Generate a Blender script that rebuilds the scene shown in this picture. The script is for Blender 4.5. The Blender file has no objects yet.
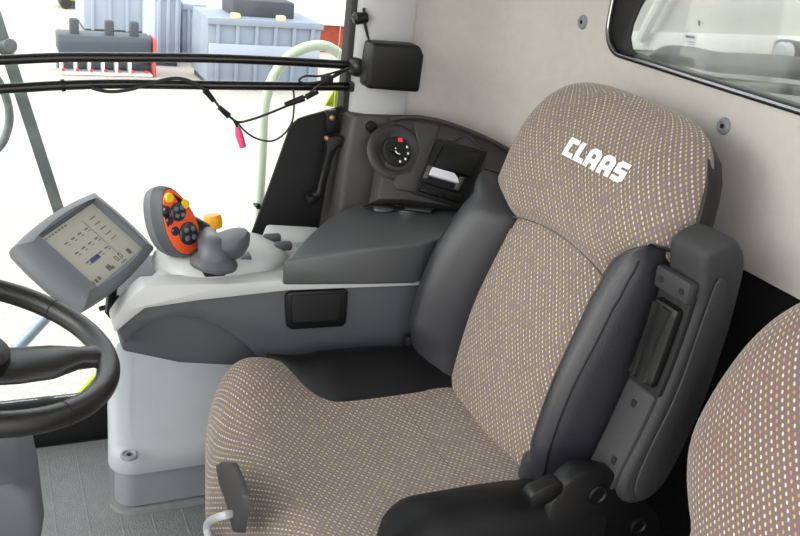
import bpy, bmesh, math, random
from mathutils import Vector, Matrix
random.seed(4)
scn = bpy.context.scene
COL = scn.collection
PI = math.pi
SC = 0.86                      # everything is laid out, then brought to real size at the end

# ------------------------------------------------------------------ camera frame
F = 900.0
ay = Vector((-433, -418, 900)).normalized()
ad = Vector((-263, 2210, 900)); ad = (ad - ay * ad.dot(ay)).normalized()
ax = -(ay.cross(ad))
if ax.x < 0: ax = -ax
EYE = Vector((0, 0, 1.5))

def px(u, v, X=None, Y=None, Z=None):
    """a point of the place seen at (u, v), on a plane of the cab"""
    c = Vector((u - 400, v - 268, F))
    r = Vector((c.dot(ax), c.dot(ay), -c.dot(ad)))
    if X is not None: t = X / r.x
    elif Y is not None: t = Y / r.y
    else: t = (Z - 1.5) / r.z
    return EYE + r * t

cam = bpy.data.cameras.new('camera'); camo = bpy.data.objects.new('camera', cam); COL.objects.link(camo)
R3 = Matrix(((ax.x, -ax.y, -ax.z), (0, 0, 0), (0, 0, 0)))
right = Vector((ax.x, ay.x, -ad.x)); down = Vector((ax.y, ay.y, -ad.y)); fwd = Vector((ax.z, ay.z, -ad.z))
m = Matrix.Identity(4)
for i in range(3):
    m[i][0] = right[i]; m[i][1] = -down[i]; m[i][2] = -fwd[i]
camo.matrix_world = Matrix.Translation(EYE * SC) @ m
cam.sensor_width = 36; cam.lens = F * 36 / 800; cam.clip_start = .02; cam.clip_end = 500
scn.camera = camo

# ------------------------------------------------------------------ materials
def lin(c):
    o = []
    for x in c:
        x /= 255
        o.append(x / 12.92 if x <= .04045 else ((x + .055) / 1.055) ** 2.4)
    return (*o, 1)

def mat(name, c, rough=.5, metal=0, bump=None, spec=.5, var=0, vscale=6, emit=None, bstr=.25, bdist=.002):
    mt = bpy.data.materials.new(name); mt.use_nodes = True
    nt = mt.node_tree; b = nt.nodes['Principled BSDF']
    b.inputs['Base Color'].default_value = lin(c); b.inputs['Roughness'].default_value = rough
    b.inputs['Metallic'].default_value = metal; b.inputs['Specular IOR Level'].default_value = spec
    tc = nt.nodes.new('ShaderNodeTexCoord')
    if var:
        n = nt.nodes.new('ShaderNodeTexNoise'); n.inputs['Scale'].default_value = vscale; n.inputs['Detail'].default_value = 5
        nt.links.new(tc.outputs['Object'], n.inputs['Vector'])
        r = nt.nodes.new('ShaderNodeMapRange'); r.inputs['From Min'].default_value = .3; r.inputs['From Max'].default_value = .7
        r.inputs['To Min'].default_value = 1 - var; r.inputs['To Max'].default_value = 1 + var
        nt.links.new(n.outputs['Fac'], r.inputs['Value'])
        mx = nt.nodes.new('ShaderNodeVectorMath'); mx.operation = 'SCALE'
        mx.inputs[0].default_value = lin(c)[:3]
        nt.links.new(r.outputs['Result'], mx.inputs['Scale']); nt.links.new(mx.outputs['Vector'], b.inputs['Base Color'])
    if bump:
        n = nt.nodes.new('ShaderNodeTexNoise'); n.inputs['Scale'].default_value = bump; n.inputs['Detail'].default_value = 3
        nt.links.new(tc.outputs['Object'], n.inputs['Vector'])
        bp = nt.nodes.new('ShaderNodeBump'); bp.inputs['Strength'].default_value = bstr; bp.inputs['Distance'].default_value = bdist
        nt.links.new(n.outputs['Fac'], bp.inputs['Height']); nt.links.new(bp.outputs['Normal'], b.inputs['Normal'])
    if emit:
        b.inputs['Emission Color'].default_value = lin(emit[0]); b.inputs['Emission Strength'].default_value = emit[1]
    return mt

class N:
    """short node builder"""
    def __init__(s, mt): s.nt = mt.node_tree
    def new(s, t, **k):
        n = s.nt.nodes.new(t)
        for a, v in k.items(): setattr(n, a, v)
        return n
    def m(s, op, a, b=None, c=None):
        n = s.nt.nodes.new('ShaderNodeMath'); n.operation = op
        for i, v in enumerate((a, b, c)):
            if v is None: continue
            if isinstance(v, (int, float)): n.inputs[i].default_value = v
            else: s.nt.links.new(v, n.inputs[i])
        return n.outputs[0]
    def mix(s, f, a, b):
        n = s.nt.nodes.new('ShaderNodeMix'); n.data_type = 'RGBA'
        for i, v in ((0, f), (6, a), (7, b)):
            if isinstance(v, (int, float)): n.inputs[i].default_value = v
            elif isinstance(v, tuple): n.inputs[i].default_value = v
            else: s.nt.links.new(v, n.inputs[i])
        return n.outputs[2]

def fabric(name, base, dark, c1, c2, c3, pu=.0128, pv=.0082):
    mt = mat(name, base, .95, spec=.15); h = N(mt); nt = mt.node_tree; b = nt.nodes['Principled BSDF']
    uv = h.new('ShaderNodeUVMap'); sp = h.new('ShaderNodeSeparateXYZ'); nt.links.new(uv.outputs[0], sp.inputs[0])
    u = sp.outputs[0]; v = sp.outputs[1]
    vr = h.m('DIVIDE', v, pv); row = h.m('FLOOR', vr); fv = h.m('SUBTRACT', h.m('SUBTRACT', vr, row), .5)
    off = h.m('MULTIPLY', h.m('FLOORED_MODULO', row, 2.0), .5)
    ur = h.m('ADD', h.m('DIVIDE', u, pu), off); cu = h.m('FLOOR', ur); fu = h.m('SUBTRACT', h.m('SUBTRACT', ur, cu), .5)
    fu2 = h.m('ADD', fu, h.m('MULTIPLY', fv, .22))
    # dash = rounded box
    du = h.m('MULTIPLY', h.m('ABSOLUTE', fu2), 1 / .145); dv = h.m('MULTIPLY', h.m('ABSOLUTE', fv), 1 / (.36 if pv < .01 else .28))
    dd = h.m('ADD', h.m('POWER', du, 3.0), h.m('POWER', dv, 3.0))
    mask = h.new('ShaderNodeMapRange'); mask.inputs['From Min'].default_value = 1.25; mask.inputs['From Max'].default_value = .7
    nt.links.new(dd, mask.inputs['Value'])
    # colour by row / column
    wn = h.new('ShaderNodeTexWhiteNoise', noise_dimensions='2D'); cb = h.new('ShaderNodeCombineXYZ')
    nt.links.new(cu, cb.inputs[0]); nt.links.new(row, cb.inputs[1]); nt.links.new(cb.outputs[0], wn.inputs['Vector'])
    par = h.m('FLOORED_MODULO', h.m('ADD', row, h.m('MULTIPLY', cu, 2.0)), 4.0)
    k = h.m('LESS_THAN', par, 1.5)
    dc = h.mix(k, lin(c1), lin(c2))
    dc = h.mix(h.m('GREATER_THAN', wn.outputs['Value'], .8), dc, lin(c3))
    # fine weave
    wv = h.m('SINE', h.m('MULTIPLY', h.m('ADD', u, h.m('MULTIPLY', v, .4)), 2 * PI / .0023))
    nz = h.new('ShaderNodeTexNoise'); nz.inputs['Scale'].default_value = 420; nz.inputs['Detail'].default_value = 2
    nt.links.new(uv.outputs[0], nz.inputs['Vector'])
    big = h.new('ShaderNodeTexNoise'); big.inputs['Scale'].default_value = 9; big.inputs['Detail'].default_value = 4
    nt.links.new(uv.outputs[0], big.inputs['Vector'])
    f = h.m('ADD', h.m('MULTIPLY', nz.outputs['Fac'], .9), h.m('ADD', h.m('MULTIPLY', wv, .10), h.m('MULTIPLY', big.outputs['Fac'], .35)))
    bs = h.mix(h.m('SUBTRACT', f, .12), lin(dark), lin(base))
    colr = h.mix(mask.outputs['Result'], bs, dc)
    nt.links.new(colr, b.inputs['Base Color'])
    bp = h.new('ShaderNodeBump'); bp.inputs['Strength'].default_value = .3; bp.inputs['Distance'].default_value = .0012
    nt.links.new(h.m('ADD', mask.outputs['Result'], nz.outputs['Fac']), bp.inputs['Height']); nt.links.new(bp.outputs['Normal'], b.inputs['Normal'])
    if 'Sheen Weight' in b.inputs: b.inputs['Sheen Weight'].default_value = .25
    return mt

M = {}
M['fabric'] = fabric('seat_weave', (130, 117, 112), (90, 79, 75), (190, 180, 163), (170, 154, 108), (144, 128, 128))
M['fabric_b'] = fabric('trainer_seat_weave', (120, 103, 102), (92, 78, 77), (205, 192, 160), (186, 162, 100), (172, 132, 92), .0128, .0108)
M['leather'] = mat('leather', (42, 42, 46), .38, bump=520, bstr=.5, bdist=.0015)  # backrest bolsters: colour lightened for the light falling on them
M['leather_shaded'] = mat('leather_cushion_shaded', (13, 13, 15), .5, bump=520, bstr=.5, bdist=.0015, spec=.25)  # darker leather copy: cushion shade put into its colour; piping too
M['black'] = mat('black_plastic', (15, 15, 16), .42, bump=600, bstr=.15, spec=.35)
M['blackm'] = mat('matt_black', (13, 13, 14), .8)
M['carpet'] = mat('black_carpet', (24, 24, 26), .98, bump=260, bstr=.8, bdist=.006, spec=.1)
M['dgrey'] = mat('dark_grey_plastic', (74, 75, 79), .55, bump=700, bstr=.25)
M['lid'] = mat('lid_plastic', (74, 76, 78), .36, spec=.7, bump=700, bstr=.15)
M['panel'] = mat('corner_panel_plastic', (56, 54, 54), .55, bump=700, bstr=.25)
M['bowl'] = mat('bowl_plastic', (40, 39, 39), .5, bump=700, bstr=.25)
M['seam'] = mat('seam_thread', (84, 76, 72), .9)
M['arm'] = mat('armrest_foam', (44, 44, 46), .7, bump=420, bstr=.5, bdist=.002)
M['lgrey'] = mat('light_grey_plastic', (186, 187, 187), .5, bump=700, bstr=.12)
M['mgrey'] = mat('mid_grey_plastic', (160, 162, 165), .5, bump=700, bstr=.12, var=.05, vscale=9)
M['mgrey2'] = mat('box_grey_plastic', (132, 134, 138), .55, bump=700, bstr=.15, var=.04)
M['column'] = mat('column_grey_plastic', (78, 78, 86), .55, bump=700, bstr=.15)
M['pillar'] = mat('pillar_grey', (174, 174, 176), .55, bump=700, bstr=.12)
M['wall'] = mat('wall_cloth', (190, 186, 181), .95, bump=380, bstr=.5, bdist=.002, spec=.1, var=.03, vscale=40)
M['roof'] = mat('roof_cloth', (200, 197, 192), .95)
M['mat'] = mat('rubber_mat', (132, 133, 133), .85, bump=300, bstr=.8, bdist=.003, var=.06, vscale=60)
M['case'] = mat('terminal_grey', (104, 107, 112), .5, bump=800, bstr=.2)
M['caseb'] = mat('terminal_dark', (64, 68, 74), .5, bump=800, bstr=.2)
M['screen'] = mat('screen', (150, 150, 138), .3, emit=((176, 174, 160), .10), spec=.4)
M['ink'] = mat('screen_ink', (96, 96, 96), .6)
M['inkb'] = mat('screen_ink_blue', (60, 66, 110), .6)
M['orange'] = mat('orange_face', (236, 92, 40), .45)
M['yellow'] = mat('yellow_button', (240, 196, 30), .4)
M['amber'] = mat('amber_knob', (245, 165, 25), .35)
M['purple'] = mat('smoky_button', (46, 46, 58), .18)
M['white'] = mat('white_print', (240, 238, 235), .7)
M['paper'] = mat('paper', (225, 225, 235), .8)
M['red'] = mat('red_mark', (225, 60, 55), .5)
M['redp'] = mat('faded_red_paint', (190, 82, 84), .6)
M['pink'] = mat('pink_plug', (225, 75, 125), .5)
M['chrome'] = mat('bright_metal', (190, 190, 195), .25, metal=1)
M['brass'] = mat('brass_screw', (170, 140, 90), .35, metal=1)
M['gloss'] = mat('gloss_black_tube', (14, 14, 15), .18)
M['rubber'] = mat('black_rubber', (18, 18, 19), .6)
M['wheel'] = mat('wheel_leather', (24, 23, 23), .30, bump=500, bstr=.4, bdist=.0012)
M['pad'] = mat('rest_plastic', (78, 79, 84), .45, bump=700, bstr=.2)
M['steel'] = mat('grey_steel', (112, 120, 122), .5, metal=.2, var=.1, vscale=20)
M['bsteel'] = mat('bluish_steel', (150, 166, 178), .45, metal=.2)
M['pale'] = mat('pale_green_paint', (226, 236, 214), .5)
M['lime'] = mat('lime_paint', (190, 210, 30), .45)
M['cont'] = mat('container_blue_grey', (130, 140, 154), .6, var=.08, vscale=2)
M['contd'] = mat('container_dark', (62, 66, 74), .7)
M['contl'] = mat('container_pale', (160, 170, 186), .6, var=.05, vscale=2)
M['mach'] = mat('machine_dark_blue', (70, 78, 88), .6)
M['brick'] = mat('brick_red', (150, 66, 46), .9, var=.15, vscale=8)
M['tank'] = mat('tank_panel', (192, 191, 184), .6, var=.14, vscale=2.5)
M['tankl'] = mat('tank_band', (232, 231, 226), .6, var=.05)
M['hose'] = mat('dark_hose', (40, 45, 45), .55)
M['mud'] = mat('mud_mottled_metal', (84, 86, 84), .7, var=.35, vscale=9)
M['lampy'] = mat('pale_yellow_lamp', (235, 215, 150), .4)
M['lamp'] = mat('lamp_glass', (190, 195, 196), .15)

def glass(name, tint, refl, dust):
    mt = bpy.data.materials.new(name); mt.use_nodes = True; nt = mt.node_tree
    for n in list(nt.nodes):
        if n.type == 'BSDF_PRINCIPLED': nt.nodes.remove(n)
    out = [n for n in nt.nodes if n.type == 'OUTPUT_MATERIAL'][0]
    t = nt.nodes.new('ShaderNodeBsdfTransparent'); t.inputs[0].default_value = tint
    g = nt.nodes.new('ShaderNodeBsdfGlossy'); g.inputs['Roughness'].default_value = .03
    fr = nt.nodes.new('ShaderNodeFresnel'); fr.inputs[0].default_value = 1.45
    mu = nt.nodes.new('ShaderNodeMath'); mu.operation = 'MULTIPLY'; mu.inputs[1].default_value = refl
    nt.links.new(fr.outputs[0], mu.inputs[0])
    mx = nt.nodes.new('ShaderNodeMixShader'); nt.links.new(mu.outputs[0], mx.inputs[0]); nt.links.new(t.outputs[0], mx.inputs[1]); nt.links.new(g.outputs[0], mx.inputs[2])
    last = mx
    if dust:
        d = nt.nodes.new('ShaderNodeBsdfDiffuse'); d.inputs[0].default_value = (.75, .75, .7, 1)
        tl = nt.nodes.new('ShaderNodeBsdfTranslucent'); tl.inputs[0].default_value = (.75, .75, .7, 1)
        ad_ = nt.nodes.new('ShaderNodeMixShader'); ad_.inputs[0].default_value = .6
        nt.links.new(d.outputs[0], ad_.inputs[1]); nt.links.new(tl.outputs[0], ad_.inputs[2])
        tc = nt.nodes.new('ShaderNodeTexCoord'); nz = nt.nodes.new('ShaderNodeTexNoise'); nz.inputs['Scale'].default_value = 7; nz.inputs['Detail'].default_value = 6
        mp = nt.nodes.new('ShaderNodeMapping'); mp.inputs['Scale'].default_value = (1, 2.2, .6)
        nt.links.new(tc.outputs['Object'], mp.inputs[0]); nt.links.new(mp.outputs[0], nz.inputs['Vector'])
        mr = nt.nodes.new('ShaderNodeMapRange'); mr.inputs['From Min'].default_value = .35; mr.inputs['From Max'].default_value = .75; mr.inputs['To Min'].default_value = dust * .4; mr.inputs['To Max'].default_value = dust * 1.5
        nt.links.new(nz.outputs['Fac'], mr.inputs['Value'])
        m2 = nt.nodes.new('ShaderNodeMixShader'); nt.links.new(mr.outputs[0], m2.inputs[0]); nt.links.new(mx.outputs[0], m2.inputs[1]); nt.links.new(ad_.outputs[0], m2.inputs[2]); last = m2
    nt.links.new(last.outputs[0], out.inputs[0])
    return mt
M['glass'] = glass('clear_glass', (.97, .98, .97, 1), .6, 0)
M['glassd'] = glass('dusty_glass', (.93, .95, .94, 1), .6, .09)

# ------------------------------------------------------------------ mesh helpers
def finish(name, bm, m_, parent=None, sharp=38, smooth=True, loc=None):
    bmesh.ops.recalc_face_normals(bm, faces=bm.faces[:])
    if smooth:
        for f in bm.faces: f.smooth = True
        for e in bm.edges:
            if len(e.link_faces) == 2 and e.calc_face_angle(0) > math.radians(sharp): e.smooth = False
    me = bpy.data.meshes.new(name); bm.to_mesh(me); bm.free()
    me.materials.append(M[m_] if isinstance(m_, str) else m_)
    o = bpy.data.objects.new(name, me); COL.objects.link(o)
    if parent: o.parent = parent; o.matrix_parent_inverse = Matrix.Identity(4); 
    return o

def V(*a): return Vector(a)
def frame(o, a, b):
    a = Vector(a).normalized(); b = Vector(b); b = (b - a * a.dot(b)).normalized(); n = a.cross(b)
    mm = Matrix.Identity(4)
    for i in range(3): mm[i][0] = a[i]; mm[i][1] = b[i]; mm[i][2] = n[i]; mm[i][3] = o[i]
    return mm

def bev(bm, w, seg=2, ang=30, geom=None):
    es = [e for e in (geom or bm.edges) if len(e.link_faces) == 2 and e.calc_face_angle(0) > math.radians(ang)]
    if es and w > 0:
        bmesh.ops.bevel(bm, geom=es, offset=w, offset_type='OFFSET', segments=seg, profile=.5, affect='EDGES', clamp_overlap=True)

def box(c, s, b=0, bm=None, mx=None, seg=2):
    t = bmesh.new()
    bmesh.ops.create_cube(t, size=1)
    for v in t.verts: v.co = Vector((v.co.x * s[0], v.co.y * s[1], v.co.z * s[2]))
    bev(t, b, seg)
    T = (mx if mx else Matrix.Identity(4)) @ Matrix.Translation(Vector(c))
    return merge(t, bm, T)

def merge(t, bm, T=None):
    if T is not None: bmesh.ops.transform(t, matrix=T, verts=t.verts[:])
    if bm is None: return t
    me = bpy.data.meshes.new('tmp'); t.to_mesh(me); t.free(); bm.from_mesh(me); bpy.data.meshes.remove(me)
    return bm

def slab(pts, off, b=0, bm=None, seg=2):
    """closed outline (3D points) pushed by the vector off"""
    t = bmesh.new(); n = len(pts); off = Vector(off)
    A = [t.verts.new(Vector(p)) for p in pts]; B = [t.verts.new(Vector(p) + off) for p in pts]
    t.faces.new(A); t.faces.new(B[::-1])
    for i in range(n): t.faces.new((A[i], B[i], B[(i + 1) % n], A[(i + 1) % n]))
    bmesh.ops.recalc_face_normals(t, faces=t.faces[:])
    bev(t, b, seg, 40)
    return merge(t, bm)

def loft(rings, bm=None, closed=True, cap=True, b=0):
    t = bmesh.new(); L = [[t.verts.new(Vector(p)) for p in r] for r in rings]
    n = len(L[0])
    for i in range(len(L) - 1):
        for j in range(n if closed else n - 1):
            k = (j + 1) % n
            t.faces.new((L[i][j], L[i][k], L[i + 1][k], L[i + 1][j]))
    if cap and closed:
        t.faces.new(L[0][::-1]); t.faces.new(L[-1])
    if b:
        bmesh.ops.recalc_face_normals(t, faces=t.faces[:]); bev(t, b, 2, 40)
    return merge(t, bm)

def catmull(P, n=8):
    P = [Vector(p) for p in P]; out = []
    for i in range(len(P) - 1):
        p0 = P[max(i - 1, 0)]; p1 = P[i]; p2 = P[i + 1]; p3 = P[min(i + 2, len(P) - 1)]
        for k in range(n):
            t = k / n
            out.append(.5 * ((2 * p1) + (p2 - p0) * t + (2 * p0 - 5 * p1 + 4 * p2 - p3) * t * t + (3 * p1 - p0 - 3 * p2 + p3) * t ** 3))
    out.append(P[-1]); return out

def tube(P, r, bm=None, seg=10, smooth=0, flat=1.0):
    P = catmull(P, smooth) if smooth else [Vector(p) for p in P]
    t = (P[1] - P[0]).normalized(); u = t.orthogonal().normalized(); rings = []
    for i, p in enumerate(P):
        d = (P[min(i + 1, len(P) - 1)] - P[max(i - 1, 0)]).normalized()
        u = (u - d * u.dot(d)).normalized(); w = d.cross(u)
        rr = r[i] if isinstance(r, (list, tuple)) else r
        rings.append([p + (u * math.cos(2 * PI * j / seg) + w * math.sin(2 * PI * j / seg) * flat) * rr for j in range(seg)])
    return loft(rings, bm)

def lathe(prof, mx, bm=None, seg=24, sx=1, sy=1):
    """prof: (radius, height) list turned about the frame's third axis"""
    rings = [[mx @ Vector((r * math.cos(2 * PI * j / seg) * sx, r * math.sin(2 * PI * j / seg) * sy, h)) for j in range(seg)] for r, h in prof]
    return loft(rings, bm)

def gridsurf(P, UV=None, bm=None, cap=False):
    """P[i][j] points, UV[i][j]"""
    t = bmesh.new(); ul = t.loops.layers.uv.new('UVMap')
    L = [[t.verts.new(Vector(p)) for p in r] for r in P]
    for i in range(len(P) - 1):
        for j in range(len(P[0]) - 1):
            f = t.faces.new((L[i][j], L[i][j + 1], L[i + 1][j + 1], L[i + 1][j]))
            if UV:
                for lp, (a, b_) in zip(f.loops, ((i, j), (i, j + 1), (i + 1, j + 1), (i + 1, j))): lp[ul].uv = UV[a][b_]
    return t

def arcuv(P, ci, cj):
    """uv by arc length, measured outward from row ci / column cj"""
    ni, nj = len(P), len(P[0]); UV = [[None] * nj for _ in range(ni)]
    vv = [[0] * nj for _ in range(ni)]
    for j in range(nj):
        for i in range(ci + 1, ni): vv[i][j] = vv[i - 1][j] + (Vector(P[i][j]) - Vector(P[i - 1][j])).length
        for i in range(ci - 1, -1, -1): vv[i][j] = vv[i + 1][j] - (Vector(P[i][j]) - Vector(P[i + 1][j])).length
    for i in range(ni):
        u = [0] * nj
        for j in range(cj + 1, nj): u[j] = u[j - 1] + (Vector(P[i][j]) - Vector(P[i][j - 1])).length
        for j in range(cj - 1, -1, -1): u[j] = u[j + 1] - (Vector(P[i][j]) - Vector(P[i][j + 1])).length
        for j in range(nj): UV[i][j] = (u[j] + 5, vv[i][j] + 5)
    return UV

def rrect(w, h, r, n=5):
    out = []
    for cx, cy, a0 in ((w / 2 - r, h / 2 - r, 0), (-w / 2 + r, h / 2 - r, 90), (-w / 2 + r, -h / 2 + r, 180), (w / 2 - r, -h / 2 + r, 270)):
        for k in range(n + 1):
            a = math.radians(a0 + 90 * k / n); out.append((cx + r * math.cos(a), cy + r * math.sin(a)))
    return out

def plate(mx, outline, d0, d1, b=0, bm=None, seg=2):
    return slab([mx @ Vector((x, y, d0)) for x, y in outline], (mx.to_3x3() @ Vector((0, 0, d1 - d0))), b, bm, seg)

def empty(name, loc=(0, 0, 0)):
    o = bpy.data.objects.new(name, None); COL.objects.link(o); o.empty_display_size = .1; o['_base'] = 1
    o.location = loc
    return o
def tag(o, label, cat, group=None):
    o['label'] = label; o['category'] = cat
    if group: o['group'] = group
    return o
def struct(o): o['kind'] = 'structure'; return o
def part(name, bm, m_, par, label=None, **k):
    """a part: its mesh is made in place, then expressed relative to its parent"""
    o = finish(name, bm, m_, par, **k)
    base = Vector((0, 0, 0)); q = par
    while q: base += q.location; q = q.parent
    o.data.transform(Matrix.Translation(-base))
    if label: o['label'] = label
    return o
def whole(name, bm, m_, label, cat, group=None, **k):
    return tag(finish(name, bm, m_, **k), label, cat, group)

# ================================================================== SETTING
FX0, FX1, FY0, FY1 = -.55, 1.42, .3, 2.30
# floor
struct(finish('floor', box(((FX0 + FX1) / 2, (FY0 + FY1) / 2, -.03), (FX1 - FX0, FY1 - FY0, .06)), 'blackm'))
bm = box(((FX0 + .6) / 2, 1.36, .006), (.6 - FX0, 1.80, .012), .004)
for i in range(9): box((-.05 + i * .075, 1.36, .0122), (.004, 1.78, .0012), .0004, bm)
whole('floor_mat', bm, 'mat', 'grey ribbed rubber mat lying on the cab floor below the steering wheel', 'mat')

# rear wall with the window opening, rounded corner, short side wall
Z0, Z1 = .882, 2.0
wy0, wy1, wz0, wz1, wr = .35, 1.85, 1.217, 1.86, .07
def wall_mesh():
    t = bmesh.new()
    hole = [(y, z) for y, z in rrect(wy1 - wy0, wz1 - wz0, wr, 8)]
    cyy, czz = (wy0 + wy1) / 2, (wz0 + wz1) / 2
    inner = [(y + cyy, z + czz) for y, z in hole]
    oy0, oy1 = .15, 2.04
    I = [t.verts.new((1.40, y, z)) for y, z in inner]; n = len(I); q = n // 4
    O = [t.verts.new((1.40, y, z)) for y, z in ((oy1, Z1), (oy0, Z1), (oy0, Z0), (oy1, Z0))]
    for c in range(4):
        for i in range(q - 1): t.faces.new((I[c * q + i], O[c], I[c * q + i + 1]))
        t.faces.new((I[c * q + q - 1], O[c], O[(c + 1) % 4], I[((c + 1) * q) % n]))
    # corner arc and side wall
    cols = []
    for k in range(11):
        a = PI / 2 * k / 10
        cols.append((1.24 + .16 * math.cos(a), 2.04 + .16 * math.sin(a)))
    cols += [(1.10, 2.20), (1.0, 2.20)]
    for i in range(len(cols) - 1):
        (x0, y0), (x1, y1) = cols[i], cols[i + 1]
        t.faces.new([t.verts.new(p) for p in ((x0, y0, Z0), (x1, y1, Z0), (x1, y1, Z1), (x0, y0, Z1))])
    bmesh.ops.remove_doubles(t, verts=t.verts[:], dist=1e-4)
    bmesh.ops.recalc_face_normals(t, faces=t.faces[:])
    t.normal_update()
    big = max(t.faces, key=lambda f: f.calc_area())
    if big.normal.x > 0: bmesh.ops.reverse_faces(t, faces=t.faces[:])
    bmesh.ops.solidify(t, geom=t.faces[:], thickness=.03)
    if min(v.co.x for v in t.verts if v.co.y < 1.5) < 1.39:       # keep the cloth face where it was, thickness outward
        for v in t.verts:
            if v.co.y < 1.9: v.co.x += .03
    return t
struct(finish('wall_rear', wall_mesh(), 'wall', sharp=60))
# lower rear wall: black carpet
struct(finish('wall_rear_lower', box((1.425, 1.18, .44), (.04, 2.2, .88), .004), 'carpet'))
struct(finish('wall_right_lower', box((.42, 2.31, .05), (1.98, .05, .14), .004), 'blackm'))
struct(finish('ceiling', box((.42, 1.22, 2.03), (2.0, 2.2, .05), .01), 'roof'))

# rear window: rubber seal, dark reveal, dusty pane
cyy, czz = (wy0 + wy1) / 2, (wz0 + wz1) / 2
def ringm(w0, h0, r0, x0, w1, h1, r1, x1, bm=None):
    A = [(x0, y + cyy, z + czz) for y, z in rrect(w0, h0, r0, 8)]; B = [(x1, y + cyy, z + czz) for y, z in rrect(w1, h1, r1, 8)]
    return [A, B]
W_, H_ = wy1 - wy0, wz1 - wz0
rings = []
for w, x in ((.006, 1.399), (.005, 1.394), (.001, 1.392), (-.002, 1.395), (-.003, 1.403), (-.005, 1.406), (-.007, 1.412), (-.007, 1.425), (.006, 1.425)):
    rings.append([(x, y + cyy, z + czz) for y, z in rrect(W_ + 2 * w, H_ + 2 * w, wr + w * .8, 8)])
rings.append(rings[0])
w1 = struct(finish('window_1', loft(rings, cap=False), 'rubber'))
g1 = finish('glass_pane', slab([(1.414, y + cyy, z + czz) for y, z in rrect(W_ - .008, H_ - .008, wr, 8)], (.004, 0, 0)), 'glassd', w1, smooth=False)
bm = bmesh.new()
for k, (u0, v0, w, h) in enumerate(((690, 37, 9, 2.2), (628, 36, 7, 2.2), (691, 42, 7, .7), (691, 44.5, 7, .7), (691, 47, 7, .7), (699, 23, 1.4, 5))):
    a = px(u0 - w / 2, v0 - h / 2 - (.6 if k else .9), X=1.4125); b_ = px(u0 + w / 2, v0 - h / 2 + .6, X=1.4125); c = px(u0 + w / 2, v0 + h / 2 + .6, X=1.4125); d = px(u0 - w / 2, v0 + h / 2 - .6, X=1.4125)
    if k < 2:        # a line of tiny dark characters
        for q in range(5):
            f0, f1 = q / 5 + .02, q / 5 + .16
            slab([a.lerp(b_, f0), a.lerp(b_, f1), d.lerp(c, f1), d.lerp(c, f0)], (.001, 0, 0), 0, bm)
    else: slab([a, b_, c, d], (.001, 0, 0), 0, bm)
finish('glass_print', bm, 'ink', w1, smooth=False)

part('seal_highlight', tube([Vector((1.3935, y + cyy, z + czz)) for y, z in rrect(W_ - .006, H_ - .006, wr, 8)] + [Vector((1.3935, wy1 - .003, czz + H_ / 2 - wr))], .0032, seg=6), 'chrome', w1)  # thin bright ring added as the highlight along the rubber seal
bm = slab([px(u, v, X=1.402) for u, v in ((612, -60), (662, -60), (648, -8), (639, 8), (632, 24), (629, 38), (631, 49), (636, 55), (628, 56), (616, 49), (612, 38), (611, 20))], (.009, 0, 0), .004)
finish('edge_strip', bm, 'rubber', w1)
# pillar between side window and side wall
bm = slab([(.884, 2.20, Z0 + .08), (.922, 2.175, Z0 + .08), (1.035, 2.17, Z0 + .08), (1.045, 2.26, Z0 + .08), (.884, 2.26, Z0 + .08)], (0, 0, 1.04), .012)
struct(finish('trim_1', bm, 'pillar'))
bm = slab([(.872, 2.22, .9), (.884, 2.21, .9), (.884, 2.27, .9), (.872, 2.27, .9)], (0, 0, 1.1), .004)
struct(finish('trim_2', bm, 'rubber'))
bm = loft([[(.845, 2.12, .58), (1.03, 2.10, .58), (1.06, 2.25, .58), (.83, 2.25, .58)],
           [(.868, 2.155, .86), (1.03, 2.145, .86), (1.06, 2.25, .86), (.855, 2.25, .86)],
           [(.885, 2.165, .972), (1.03, 2.155, .972), (1.05, 2.25, .972), (.868, 2.25, .972)]], b=.012)
pl = struct(finish('trim_3', bm, 'panel'))
c = px(372, 127, Y=2.15)
finish('screw_cap', lathe([(.001, .004), (.013, .004), (.015, 0), (.015, -.012)], frame(c, (1, 0, 0), (0, .1, 1)) @ Matrix.Rotation(0, 4, 'X')), 'black', pl)

# side window: pane and lower black frame
w2 = struct(finish('window_2', box((.16, 2.285, .135), (1.42, .03, .03), .006), 'rubber'))
finish('glass_pane', box((.16, 2.285, 1.07), (1.42, .006, 1.84)), 'glass', w2, smooth=False)
# windscreen ahead of the wheel
w3 = struct(finish('window_3', box((FX0 - .01, 1.3, .10), (.04, 2.0, .2), .006), 'rubber'))
finish('glass_pane', box((FX0 - .01, 1.3, 1.1), (.006, 2.0, 1.8)), 'glass', w3, smooth=False)

# black corner shield under the side window
o_ = [px(u, v, Y=2.235) for u, v in ((250, 239), (262, 207), (276, 168), (289, 131), (293, 124), (299, 119), (308, 116), (330, 110), (352, 103), (350, 150), (345, 200), (338, 400), (222, 400))]
shield = whole('corner_shield', slab(o_, (0, .012, 0), .003), 'blackm', 'flat black shield panel filling the lower corner of the side window', 'panel')

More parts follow.
